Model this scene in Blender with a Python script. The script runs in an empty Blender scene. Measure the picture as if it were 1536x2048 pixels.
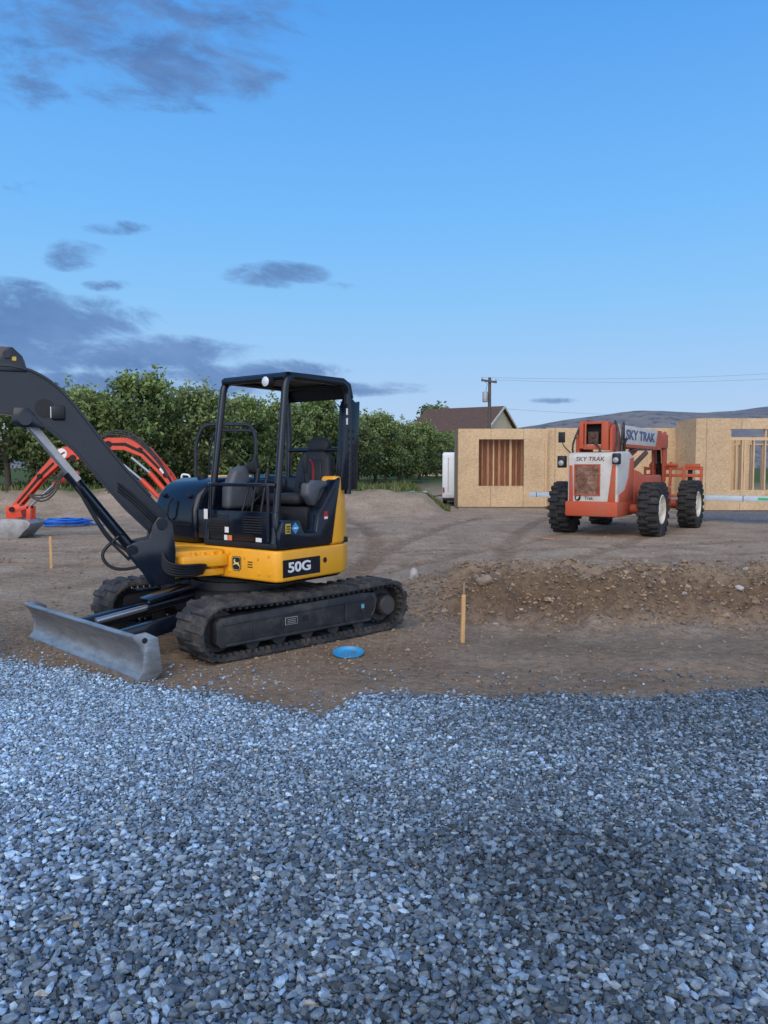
import bpy, bmesh, math, random
import numpy as np
from mathutils import Vector, Matrix, noise
R = math.radians
PI = math.pi
scene = bpy.context.scene
col = scene.collection
rng = np.random.default_rng(7)
random.seed(5)

# ------------------------------------------------------------------ camera
F = 1547.0
EYE = 1.55
PITCH = math.atan(89 / F)
cam = bpy.data.cameras.new('camera')
cam.sensor_fit = 'VERTICAL'
cam.sensor_height = 24.0
cam.sensor_width = 18.0
cam.lens = 24.0 * F / 2048
cam.clip_start = 0.05
cam.clip_end = 12000
camo = bpy.data.objects.new('camera', cam)
camo.location = (0, 0, EYE)
camo.rotation_euler = (R(90) - PITCH, 0, 0)
col.objects.link(camo)
scene.camera = camo


def ray(u, v):
    a = (u - 768) / F
    b = (1024 - v) / F
    return Vector((a, math.cos(PITCH) + b * math.sin(PITCH), -math.sin(PITCH) + b * math.cos(PITCH)))


def at(u, v, z=None, Y=None):
    d = ray(u, v)
    t = (z - EYE) / d.z if Y is None else Y / d.y
    return Vector((0, 0, EYE)) + d * t


# ------------------------------------------------------------------ helpers
def tag(o, label=None, cat=None, group=None, kind=None):
    if label: o['label'] = label
    if cat: o['category'] = cat
    if group: o['group'] = group
    if kind: o['kind'] = kind
    return o


def thing(name, label, cat, loc=(0, 0, 0), rz=0, group=None):
    o = bpy.data.objects.new(name, None)
    o.empty_display_size = 0.2
    col.objects.link(o)
    o.location = loc
    o.rotation_euler = (0, 0, rz)
    return tag(o, label, cat, group)


def fillet(pts, rad, k=5):
    pts = [Vector(p) for p in pts]
    out = [pts[0]]
    for i in range(1, len(pts) - 1):
        a, b, c = pts[i - 1], pts[i], pts[i + 1]
        d1 = min(rad, (a - b).length * .48)
        d2 = min(rad, (c - b).length * .48)
        p = b + (a - b).normalized() * d1
        q = b + (c - b).normalized() * d2
        for j in range(k + 1):
            t = j / k
            out.append(p * (1 - t) ** 2 + b * 2 * t * (1 - t) + q * t * t)
    out.append(pts[-1])
    return out


class MB:
    def __init__(s, M=None):
        s.v = []; s.f = []; s.M = M if M is not None else Matrix()

    def add(s, vs, fs, M=None):
        T = s.M @ M if M is not None else s.M
        n = len(s.v)
        s.v += [T @ Vector(p) for p in vs]
        s.f += [tuple(i + n for i in f) for f in fs]
        return s

    def addbm(s, bm, M=None):
        bm.verts.index_update()
        s.add([v.co.copy() for v in bm.verts], [[v.index for v in f.verts] for f in bm.faces], M)
        bm.free()
        return s

    def box(s, x0, x1, y0, y1, z0, z1, bev=0, M=None, seg=2):
        return s.prism([(x0, y0), (x1, y0), (x1, y1), (x0, y1)], z0, z1, 'xy', bev, seg, M)

    def prism(s, poly, a0, a1, plane='xz', bev=0, seg=2, M=None, poly2=None):
        bm = bmesh.new()
        if plane == 'xz': P = lambda p, a: (p[0], a, p[1])
        elif plane == 'xy': P = lambda p, a: (p[0], p[1], a)
        else: P = lambda p, a: (a, p[0], p[1])
        lo = [bm.verts.new(P(p, a0)) for p in poly]
        hi = [bm.verts.new(P(p, a1)) for p in (poly2 or poly)]
        bm.faces.new(lo); bm.faces.new(hi[::-1])
        n = len(poly)
        for i in range(n):
            j = (i + 1) % n
            bm.faces.new((lo[i], hi[i], hi[j], lo[j]))
        bmesh.ops.recalc_face_normals(bm, faces=bm.faces[:])
        if bev:
            es = [e for e in bm.edges if len(e.link_faces) == 2 and e.calc_face_angle(0) > .45]
            bmesh.ops.bevel(bm, geom=es, offset=bev, segments=seg, affect='EDGES', profile=.5, clamp_overlap=True)
        return s.addbm(bm, M)

    def tube(s, pts, r, n=10, closed=False, rs=None, M=None):
        pts = [Vector(p) for p in pts]
        N = len(pts)
        vs = []; fs = []
        t0 = (pts[1] - pts[0]).normalized()
        up = Vector((0, 0, 1)) if abs(t0.z) < .9 else Vector((1, 0, 0))
        nrm = (up - t0 * up.dot(t0)).normalized()
        for i, p in enumerate(pts):
            if closed: t = (pts[(i + 1) % N] - pts[i - 1])
            else: t = pts[min(i + 1, N - 1)] - pts[max(i - 1, 0)]
            if t.length < 1e-9: t = t0
            t = t.normalized()
            nrm = nrm - t * nrm.dot(t)
            if nrm.length < 1e-6: nrm = t.orthogonal()
            nrm.normalize()
            b = t.cross(nrm)
            rr = rs[i] if rs else r
            for k in range(n):
                a = 2 * PI * k / n
                vs.append(p + (nrm * math.cos(a) + b * math.sin(a)) * rr)
        for i in range(N if closed else N - 1):
            j = (i + 1) % N
            for k in range(n):
                l = (k + 1) % n
                fs.append((i * n + k, i * n + l, j * n + l, j * n + k))
        if not closed:
            fs.append(tuple(range(n))[::-1]); fs.append(tuple(range((N - 1) * n, N * n)))
        return s.add(vs, fs, M)

    def cyl(s, p0, p1, r0, r1=None, n=16, M=None):
        return s.tube([p0, p1], r0, n, rs=[r0, r1 if r1 is not None else r0], M=M)

    def lathe(s, prof, n=24, M=None, closed=False):
        vs = []; fs = []
        m = len(prof)
        for k in range(n):
            a = 2 * PI * k / n
            for r, z in prof: vs.append((r * math.cos(a), r * math.sin(a), z))
        for k in range(n):
            l = (k + 1) % n
            for i in range(m if closed else m - 1):
                j = (i + 1) % m
                fs.append((k * m + i, l * m + i, l * m + j, k * m + j))
        return s.add(vs, fs, M)

    def build(s, name, mat, parent=None, sharp=32, label=None):
        bm = bmesh.new()
        vs = [bm.verts.new(v) for v in s.v]
        for f in s.f:
            try: bm.faces.new([vs[i] for i in f])
            except ValueError: pass
        bmesh.ops.recalc_face_normals(bm, faces=bm.faces[:])
        me = bpy.data.meshes.new(name)
        bm.to_mesh(me); bm.free()
        me.polygons.foreach_set('use_smooth', [True] * len(me.polygons))
        me.set_sharp_from_angle(angle=R(sharp))
        me.materials.append(mat)
        o = bpy.data.objects.new(name, me)
        col.objects.link(o)
        if parent is not None: o.parent = parent
        if label: o['label'] = label
        return o


def frame(o, x, y):
    x = Vector(x).normalized(); y = Vector(y).normalized(); z = x.cross(y)
    M = Matrix.Identity(4)
    for i, c in enumerate((x, y, z)):
        for j in range(3): M[j][i] = c[j]
    M.translation = Vector(o)
    return M


def text(body, size, M, mat, parent, name='lettering', ext=.003, shear=0, bold=0, sx=1):
    cu = bpy.data.curves.new('t', 'FONT')
    cu.body = body; cu.size = size; cu.extrude = ext
    cu.align_x = 'CENTER'; cu.align_y = 'CENTER'; cu.offset = bold; cu.shear = shear
    cu.resolution_u = 4
    o = bpy.data.objects.new('t', cu); col.objects.link(o)
    dg = bpy.context.evaluated_depsgraph_get()
    me = bpy.data.meshes.new_from_object(o.evaluated_get(dg))
    bpy.data.objects.remove(o)
    me.transform(M @ Matrix.Diagonal((sx, 1, 1, 1)))
    me.materials.clear(); me.materials.append(mat)
    ob = bpy.data.objects.new(name, me); col.objects.link(ob); ob.parent = parent
    return ob


def np_obj(name, V, Fc, C, mat, parent=None):
    me = bpy.data.meshes.new(name)
    nf, k = Fc.shape
    me.vertices.add(len(V)); me.vertices.foreach_set('co', V.astype(np.float32).ravel())
    me.loops.add(nf * k); me.loops.foreach_set('vertex_index', Fc.astype(np.int32).ravel())
    me.polygons.add(nf); me.polygons.foreach_set('loop_start', np.arange(0, nf * k, k, dtype=np.int32))
    me.update(calc_edges=True)
    me.polygons.foreach_set('use_smooth', np.zeros(nf, dtype=bool))
    if C is not None:
        a = me.color_attributes.new('tint', 'FLOAT_COLOR', 'POINT')
        a.data.foreach_set('color', C.astype(np.float32).ravel())
    me.materials.append(mat)
    o = bpy.data.objects.new(name, me); col.objects.link(o)
    if parent is not None: o.parent = parent
    return o


# ------------------------------------------------------------------ materials
def nn(nt, t, **kw):
    n = nt.nodes.new(t)
    for k, v in kw.items():
        if k in n.inputs: n.inputs[k].default_value = v
        else: setattr(n, k, v)
    return n


def ramp(nt, stops, fac=None):
    r = nt.nodes.new('ShaderNodeValToRGB')
    el = r.color_ramp.elements
    while len(el) > 1: el.remove(el[-1])
    el[0].position = stops[0][0]; el[0].color = (*stops[0][1], 1)
    for p, c in stops[1:]:
        e = el.new(p); e.color = (*c, 1)
    if fac is not None: nt.links.new(fac, r.inputs[0])
    return r


def pmat(name, c1, c2=None, scale=5, rough=.5, metal=0, bump=0, bscale=40, lo=.42, hi=.66, dust=None, dlo=.5, dhi=.75, dscale=2.5, stretch=None, spec=.5):
    m = bpy.data.materials.new(name); m.use_nodes = True
    nt = m.node_tree; b = nt.nodes['Principled BSDF']
    tc = nn(nt, 'ShaderNodeTexCoord')
    src = tc.outputs['Object']
    if stretch:
        mp = nn(nt, 'ShaderNodeMapping'); mp.inputs['Scale'].default_value = stretch
        nt.links.new(src, mp.inputs[0]); src = mp.outputs[0]
    n = nn(nt, 'ShaderNodeTexNoise', Scale=scale, Detail=8, Roughness=.65)
    nt.links.new(src, n.inputs['Vector'])
    c2 = c2 or tuple(x * .75 for x in c1)
    r = ramp(nt, [(lo, c1), (hi, c2)], n.outputs[0])
    out = r.outputs[0]
    if dust:
        n2 = nn(nt, 'ShaderNodeTexNoise', Scale=dscale, Detail=9, Roughness=.7)
        nt.links.new(tc.outputs['Object'], n2.inputs['Vector'])
        mr = nn(nt, 'ShaderNodeMapRange'); mr.inputs[1].default_value = dlo; mr.inputs[2].default_value = dhi
        nt.links.new(n2.outputs[0], mr.inputs[0])
        mx = nn(nt, 'ShaderNodeMixRGB'); mx.inputs[2].default_value = (*dust, 1)
        nt.links.new(mr.outputs[0], mx.inputs[0]); nt.links.new(out, mx.inputs[1])
        out = mx.outputs[0]
    nt.links.new(out, b.inputs['Base Color'])
    rr = nn(nt, 'ShaderNodeMapRange'); rr.inputs[3].default_value = max(.05, rough - .1); rr.inputs[4].default_value = min(1, rough + .15)
    nt.links.new(n.outputs[0], rr.inputs[0]); nt.links.new(rr.outputs[0], b.inputs['Roughness'])
    b.inputs['Metallic'].default_value = metal
    b.inputs['Specular IOR Level'].default_value = spec
    if bump:
        n3 = nn(nt, 'ShaderNodeTexNoise', Scale=bscale, Detail=6)
        nt.links.new(src, n3.inputs['Vector'])
        bp = nn(nt, 'ShaderNodeBump', Strength=bump, Distance=.02)
        nt.links.new(n3.outputs[0], bp.inputs['Height']); nt.links.new(bp.outputs[0], b.inputs['Normal'])
    return m


def attr_mat(name, rough=.8, transl=0, noise_amt=.0):
    m = bpy.data.materials.new(name); m.use_nodes = True
    nt = m.node_tree; b = nt.nodes['Principled BSDF']
    a = nn(nt, 'ShaderNodeAttribute'); a.attribute_name = 'tint'
    out = a.outputs['Color']
    if noise_amt:
        tc = nn(nt, 'ShaderNodeTexCoord')
        n = nn(nt, 'ShaderNodeTexNoise', Scale=noise_amt, Detail=5)
        nt.links.new(tc.outputs['Object'], n.inputs['Vector'])
        mr = nn(nt, 'ShaderNodeMapRange'); mr.inputs[1].default_value = .25; mr.inputs[2].default_value = .75
        mr.inputs[3].default_value = .65; mr.inputs[4].default_value = 1.35
        nt.links.new(n.outputs[0], mr.inputs[0])
        mx = nn(nt, 'ShaderNodeVectorMath', operation='SCALE')
        nt.links.new(out, mx.inputs[0]); nt.links.new(mr.outputs[0], mx.inputs['Scale'])
        out = mx.outputs[0]
    nt.links.new(out, b.inputs['Base Color'])
    b.inputs['Roughness'].default_value = rough
    b.inputs['Specular IOR Level'].default_value = .3
    if transl:
        tr = nn(nt, 'ShaderNodeBsdfTranslucent'); nt.links.new(out, tr.inputs[0])
        mx = nn(nt, 'ShaderNodeMixShader'); mx.inputs[0].default_value = transl
        nt.links.new(b.outputs[0], mx.inputs[1]); nt.links.new(tr.outputs[0], mx.inputs[2])
        nt.links.new(mx.outputs[0], nt.nodes['Material Output'].inputs[0])
    return m


m_black = pmat('black_paint', (.005, .008, .016), (.008, .012, .021), rough=.16, dust=(.018, .021, .028), dlo=.65, dhi=.98, spec=.4)
m_blackmat = pmat('black_plastic', (.011, .012, .015), (.016, .017, .020), rough=.42, dust=(.035, .034, .033), dlo=.6, dhi=.95, spec=.3)
m_rubber = pmat('track_rubber', (.026, .028, .032), (.044, .045, .047), scale=9, rough=.72, bump=.3, bscale=60, dust=(.125, .105, .088), dlo=.47, dhi=.72, dscale=5, spec=.35)
m_frame = pmat('undercarriage_paint', (.020, .023, .029), (.034, .036, .040), rough=.5, dust=(.10, .088, .078), dlo=.5, dhi=.78, dscale=4, spec=.35)
m_yellow = pmat('yellow_paint', (.86, .39, .020), (.78, .35, .020), rough=.30, dust=(.5, .3, .1), dlo=.65, dhi=.95)
m_steel = pmat('worn_steel', (.33, .345, .365), (.21, .22, .235), scale=4, rough=.32, metal=.6, bump=.04, bscale=20, dust=(.15, .12, .10), dlo=.58, dhi=.82, dscale=6, stretch=(1, 1, 5))
m_dullsteel = pmat('dull_bucket_steel', (.32, .32, .33), (.22, .21, .205), scale=6, rough=.5, metal=.25, bump=.1, dust=(.2, .16, .13), dlo=.54, dhi=.78, dscale=5)
m_chrome = pmat('chrome_rod', (.42, .44, .47), (.34, .36, .39), rough=.28, metal=.8)
m_seat = pmat('seat_vinyl', (.018, .020, .025), (.026, .028, .033), rough=.6, bump=.1, spec=.3)
m_grey = pmat('grey_plastic', (.085, .092, .106), (.062, .068, .078), rough=.5)
m_white = pmat('white_decal', (.75, .75, .75), (.68, .68, .68), rough=.5)
m_emblem = pmat('pale_yellow_print', (.80, .66, .30), (.76, .6, .26), rough=.5)
m_fadewhite = pmat('faded_white_print', (.72, .71, .69), (.62, .58, .55), scale=6, rough=.6)
m_red = pmat('red_plastic', (.34, .02, .018), rough=.5)
m_decalblue = pmat('blue_decal', (.06, .3, .6), rough=.5)
m_decalyel = pmat('yellow_decal', (.6, .4, .05), rough=.5)
m_decalora = pmat('orange_decal', (.75, .2, .06), rough=.5)
m_teal = pmat('teal_decal', (.14, .36, .46), rough=.5)
m_lens = pmat('lamp_lens', (.65, .68, .7), (.5, .52, .55), rough=.15)
m_orange = pmat('faded_orange_paint', (.46, .076, .032), (.40, .10, .055), scale=4, rough=.6, dust=(.24, .13, .09), dlo=.52, dhi=.78, dscale=5, spec=.3)
m_tele_white = pmat('aged_white_paint', (.54, .52, .485), (.48, .44, .395), scale=4, rough=.6, dust=(.32, .21, .15), dlo=.56, dhi=.80, dscale=6, spec=.3)
m_cream = pmat('cream_rim_paint', (.68, .62, .51), (.56, .49, .39), scale=6, rough=.6, dust=(.28, .20, .14), dlo=.52, dhi=.74)
m_tyre = pmat('tyre_rubber', (.020, .021, .023), (.034, .033, .032), scale=8, rough=.8, dust=(.10, .085, .072), dlo=.52, dhi=.78, dscale=5, spec=.3)
m_navy = pmat('faded_blue_lettering', (.045, .085, .21), (.08, .11, .2), scale=6, rough=.5)
m_letter = pmat('faded_lettering', (.05, .035, .03), (.10, .07, .055), scale=16, rough=.6, lo=.45, hi=.65)
m_dark = pmat('dark_recess', (.010, .010, .010), rough=.8)
m_kub = pmat('bright_orange_paint', (.66, .058, .022), (.56, .048, .02), rough=.36, dust=(.30, .11, .07), dlo=.54, dhi=.8, dscale=5)
m_stud = pmat('framing_lumber', (.62, .42, .24), (.50, .31, .16), scale=3, rough=.75, stretch=(8, 8, 1))
m_redstud = pmat('reddish_lumber', (.42, .20, .11), (.30, .14, .08), scale=3, rough=.75, stretch=(8, 8, 1))
m_stake = pmat('stake_wood', (.58, .35, .16), (.42, .25, .11), scale=6, rough=.75, stretch=(10, 10, 1))
m_greywood = pmat('weathered_wood', (.28, .21, .15), (.2, .15, .11), scale=6, rough=.85, stretch=(10, 10, 1))
m_bluepl = pmat('blue_plastic', (.025, .27, .52), (.02, .22, .44), rough=.35, dust=(.14, .22, .29), dlo=.5, dhi=.78, dscale=12)
m_bluecoil = pmat('blue_pipe', (.012, .14, .58), (.01, .10, .45), rough=.4)
m_dirtfill = pmat('dirt_fill', (.2, .15, .11), (.13, .09, .07), scale=20, rough=.95, bump=.6, bscale=50)
m_trailer = pmat('trailer_white', (.76, .78, .80), (.70, .72, .74), rough=.4)
m_roof = pmat('brown_shingles', (.105, .062, .043), (.075, .045, .032), scale=3, rough=.9)
m_gable = pmat('beige_siding', (.55, .45, .31), (.5, .4, .27), scale=2, rough=.8)
m_trim = pmat('pale_trim', (.62, .58, .5), rough=.7)
m_pole = pmat('pole_wood', (.10, .08, .065), (.07, .055, .045), scale=3, rough=.9, stretch=(6, 6, .6))
m_galv = pmat('galvanised_grey', (.35, .36, .37), (.28, .29, .3), rough=.5, metal=.3)
m_wire = pmat('wire_grey', (.16, .18, .21), rough=.7)
m_wrap = pmat('white_wrap', (.46, .54, .60), (.38, .45, .5), scale=4, rough=.5)
m_green = pmat('green_mark', (.05, .42, .12), rough=.6)
m_bark = pmat('bark', (.10, .08, .06), (.055, .043, .033), scale=10, rough=.95, bump=.5)
m_whiterock = pmat('pale_rock', (.5, .46, .42), (.34, .30, .27), scale=7, rough=.9, bump=.4, bscale=25)
m_rock = pmat('dusty_rock', (.28, .22, .17), (.20, .155, .118), scale=8, rough=.95, bump=.5, bscale=25)
m_leaf = attr_mat('leaf', .55, .3)
m_stone = attr_mat('crushed_stone', .7, 0, 60)
m_clod = attr_mat('soil_clod', .95, 0, 40)
m_grass = attr_mat('grass_blade', .7, .3)


def grille_mat():
    m = bpy.data.materials.new('rusty_grille'); m.use_nodes = True
    nt = m.node_tree; b = nt.nodes['Principled BSDF']
    tc = nn(nt, 'ShaderNodeTexCoord')
    v = nn(nt, 'ShaderNodeTexVoronoi', Scale=32); nt.links.new(tc.outputs['Object'], v.inputs['Vector'])
    n = nn(nt, 'ShaderNodeTexNoise', Scale=5, Detail=9, Roughness=.7); nt.links.new(tc.outputs['Object'], n.inputs['Vector'])
    r1 = ramp(nt, [(.36, (.10, .048, .032)), (.5, (.20, .095, .06)), (.64, (.33, .19, .135))], n.outputs[0])
    r2 = ramp(nt, [(.12, (.15, .14, .14)), (.45, (1, 1, 1))], v.outputs[0])
    mx = nn(nt, 'ShaderNodeMixRGB', blend_type='MULTIPLY'); mx.inputs[0].default_value = 1
    nt.links.new(r1.outputs[0], mx.inputs[1]); nt.links.new(r2.outputs[0], mx.inputs[2])
    nt.links.new(mx.outputs[0], b.inputs['Base Color']); b.inputs['Roughness'].default_value = .8
    return m


m_grille = grille_mat()


def osb_mat():
    m = bpy.data.materials.new('strand_board'); m.use_nodes = True
    nt = m.node_tree; b = nt.nodes['Principled BSDF']
    tc = nn(nt, 'ShaderNodeTexCoord')
    cols = []
    for rot, sc in ((.5, (16, 16, 44)), (-.7, (44, 16, 17))):
        mp = nn(nt, 'ShaderNodeMapping'); mp.inputs['Rotation'].default_value = (0, rot, 0); mp.inputs['Scale'].default_value = sc
        nt.links.new(tc.outputs['Object'], mp.inputs[0])
        v = nn(nt, 'ShaderNodeTexVoronoi', Scale=1.0); nt.links.new(mp.outputs[0], v.inputs['Vector'])
        sep = nn(nt, 'ShaderNodeSeparateColor'); nt.links.new(v.outputs['Color'], sep.inputs[0])
        cols.append(sep.outputs[0])
    ad = nn(nt, 'ShaderNodeMath', operation='MULTIPLY_ADD'); ad.inputs[1].default_value = .5
    nt.links.new(cols[0], ad.inputs[0])
    h = nn(nt, 'ShaderNodeMath', operation='MULTIPLY'); h.inputs[1].default_value = .5
    nt.links.new(cols[1], h.inputs[0]); nt.links.new(h.outputs[0], ad.inputs[2])
    r = ramp(nt, [(.05, (.38, .245, .13)), (.3, (.50, .345, .195)), (.65, (.545, .385, .225)), (.95, (.62, .46, .29))], ad.outputs[0])
    n = nn(nt, 'ShaderNodeTexNoise', Scale=.9, Detail=3); nt.links.new(tc.outputs['Object'], n.inputs['Vector'])
    mr = nn(nt, 'ShaderNodeMapRange'); mr.inputs[1].default_value = .3; mr.inputs[2].default_value = .7; mr.inputs[3].default_value = .85; mr.inputs[4].default_value = 1.08
    nt.links.new(n.outputs[0], mr.inputs[0])
    sx = nn(nt, 'ShaderNodeSeparateXYZ'); nt.links.new(tc.outputs['Object'], sx.inputs[0])
    fr = nn(nt, 'ShaderNodeMath', operation='MODULO'); fr.inputs[1].default_value = 1.22
    nt.links.new(sx.outputs[0], fr.inputs[0])
    gt = nn(nt, 'ShaderNodeMath', operation='GREATER_THAN'); gt.inputs[1].default_value = .022; nt.links.new(fr.outputs[0], gt.inputs[0])
    mr2 = nn(nt, 'ShaderNodeMapRange'); mr2.inputs[3].default_value = .55; nt.links.new(gt.outputs[0], mr2.inputs[0])
    mu = nn(nt, 'ShaderNodeMath', operation='MULTIPLY'); nt.links.new(mr.outputs[0], mu.inputs[0]); nt.links.new(mr2.outputs[0], mu.inputs[1])
    sc = nn(nt, 'ShaderNodeVectorMath', operation='SCALE'); nt.links.new(r.outputs[0], sc.inputs[0]); nt.links.new(mu.outputs[0], sc.inputs['Scale'])
    nt.links.new(sc.outputs[0], b.inputs['Base Color']); b.inputs['Roughness'].default_value = .75
    return m


m_osb = osb_mat()

# ------------------------------------------------------------------ terrain
bpx = [(-900, 1290), (-300, 1300), (0, 1322), (150, 1345), (330, 1378), (480, 1397), (560, 1420), (640, 1437), (680, 1422), (705, 1396), (760, 1388), (900, 1395), (1000, 1401), (1100, 1392), (1300, 1400), (1420, 1385), (1536, 1380), (1900, 1370), (2600, 1350)]
bw = [at(u, v, z=0) for u, v in bpx]
BX = np.array([p.x for p in bw]); BY = np.array([p.y for p in bw])
_o = np.argsort(BX); BX = BX[_o]; BY = BY[_o]


def ybound(x): return np.interp(x, BX, BY)


def sm(a, b, t):
    t = min(1, max(0, (t - a) / (b - a)))
    return t * t * (3 - 2 * t)


EX = Vector((-1.355, 7.385, 0))
TEL_F = Vector((.54, .84, 0)).normalized()
TEL = Vector((6.08, 19.26, 0))


def orchard_mask(x, y): return 1 - sm(1.2, 2.3, x) * (1 - sm(42, 55, y))


def bank_line(x): return 9.0 + .45 * noise.noise(Vector((x * .6, 0, 2))) + .25 * noise.noise(Vector((x * 1.9, 0, 5)))


def bank_w(x): return sm(-.1, 1.2, x) * (1 - sm(14, 20, x))


def ruts(x, y):
    """pressed wheel and track marks: returns depth, tread ripple"""
    dep = 0; rip = 0
    px, py = x - EX.x, y - EX.y
    a = px * .72 + py * .69; b = px * .69 - py * .72 - .06 * max(0, a - 1) ** 2
    if 1.0 < a < 6.0:
        w = max(0, 1 - (abs(abs(b) - .8) / .22) ** 4) * sm(1.0, 1.4, a) * (1 - sm(4.0, 6.0, a))
        dep += .026 * w; rip += w * .012 * math.sin(2 * PI * a / .16)
    if 10.2 < y < 26:
        f = sm(10.2, 11.2, y) * (1 - sm(24, 26, y))
        for x0, sl, cv in ((6.08, .64, 0), (2.4, .30, .02), (-1.5, -.12, -.03)):
            c = x0 - sl * (19.3 - y) + cv * (19.3 - y) ** 2 * .5
            for s in (-1.1, 1.1):
                w = max(0, 1 - ((x - c - s) / .24) ** 2)
                if w: dep += .045 * w * f; rip += w * f * .015 * math.sin(2 * PI * y / .26 + 3 * (x - c - s))
        c = 13.4 + .10 * x + .02 * x * x
        for s in (-.9, .9):
            w = max(0, 1 - ((y - c - s) / .26) ** 2) * (1 - sm(7, 9, abs(x)))
            if w: dep += .038 * w; rip += w * .013 * math.sin(2 * PI * x / .26 + 3 * (y - c))
    return dep, rip


def H(x, y):
    if y > 120 or abs(x) > 120: return .62
    de = math.hypot(x - EX.x, y - EX.y)
    fl = min(1, max(.15, (de - 1.2) / 1.5)) * min(1, max(.15, (math.hypot(x - TEL.x, y - TEL.y) - 2.6) / 1.5))
    yb = float(ybound(x))
    inside = sm(-.25, .35, y - yb)
    n1 = noise.fractal(Vector((x * .5, y * .5, 3.1)), 1, 2, 3)
    n2 = noise.fractal(Vector((x * 2.4, y * 2.4, 7.7)), .8, 2, 4)
    z = .03 * n1 * inside * fl + .026 * n2 * inside * fl - .018 * math.exp(-(de / 1.7) ** 4) * inside
    if 5 < y < 26:
        dp, rp = ruts(x, y)
        z += (-dp + rp) * inside * fl
    wr = bank_w(x)
    if wr > 0 and 5 < y < 16:
        yc = bank_line(x)
        d = y - yc
        z += wr * (-.12 * sm(-2.6, -1.2, d) * (1 - sm(-.6, .3, d)) + .31 * sm(-.62, .42, d) * (1 - sm(.5, 3.8, d)))
        bank = wr * math.exp(-((d - .05) / 1.0) ** 2)
        n3 = noise.fractal(Vector((x * 3.6, y * 3.6, 1.7)), .75, 2, 5)
        n5 = noise.fractal(Vector((x * 1.3, y * 1.6, 4.7)), .9, 2, 3)
        z += bank * (.09 * n2 + .10 * n3 + .10 * n5)
    if y > 20:
        n4 = noise.fractal(Vector((x * .35, y * .35, 9)), .9, 2, 4)
        rise = sm(22.5, 27.5, y) * orchard_mask(x, y)
        z += rise * (.62 + .10 * n4 * (1 - sm(34, 60, y))) + .16 * math.exp(-((y - 26.5) / 1.3) ** 2) * orchard_mask(x, y) * (1 + n4)
    return z


xs = np.concatenate([-np.geomspace(20, 5000, 34)[::-1], np.arange(-19.7, -6, .3), np.arange(-6, 7.01, .05), np.arange(7.3, 20, .3), np.geomspace(20.3, 5000, 34)])
ys = np.concatenate([np.arange(-14, 2, .5), np.arange(2, 5, .1), np.arange(5, 12, .05), np.arange(12, 19, .09), np.arange(19, 34, .18), np.geomspace(34.2, 6000, 46)])
nx, ny = len(xs), len(ys)
V = np.zeros((ny, nx, 3)); Z = np.zeros((ny, nx, 4)); Z[..., 3] = 1
for j, y in enumerate(ys):
    for i, x in enumerate(xs):
        V[j, i] = (x, y, H(x, y))
        g = sm(25.8, 28.5, y + .8 * noise.noise(Vector((x * .6, y * .6, 0)))) * orchard_mask(x, y)
        if y > 60: g = 1
        gr = 1 - sm(-.05, .07, y - float(ybound(x)) + .06 * noise.noise(Vector((x * 5, y * 5, 4))))
        pad = sm(9.0, 10.2, x + .6 * noise.noise(Vector((x, y, 3)))) * sm(20.5, 21.6, y) * (1 - sm(27, 28, y))
        wet = .0
        if y < 26 and abs(x) < 20:
            d = y - bank_line(x)
            dp, rp = ruts(x, y)
            wet = max(.9 * bank_w(x) * math.exp(-((d + .12) / .5) ** 2), .36 * (1 - sm(6.6, 9.0, y)), min(.55, dp * 12 - rp * 16))
        Z[j, i, :3] = (g, max(gr, pad * .8), max(0, wet))
idx = np.arange(nx * ny).reshape(ny, nx)
Fq = np.stack([idx[:-1, :-1], idx[:-1, 1:], idx[1:, 1:], idx[1:, :-1]], -1).reshape(-1, 4)


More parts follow.
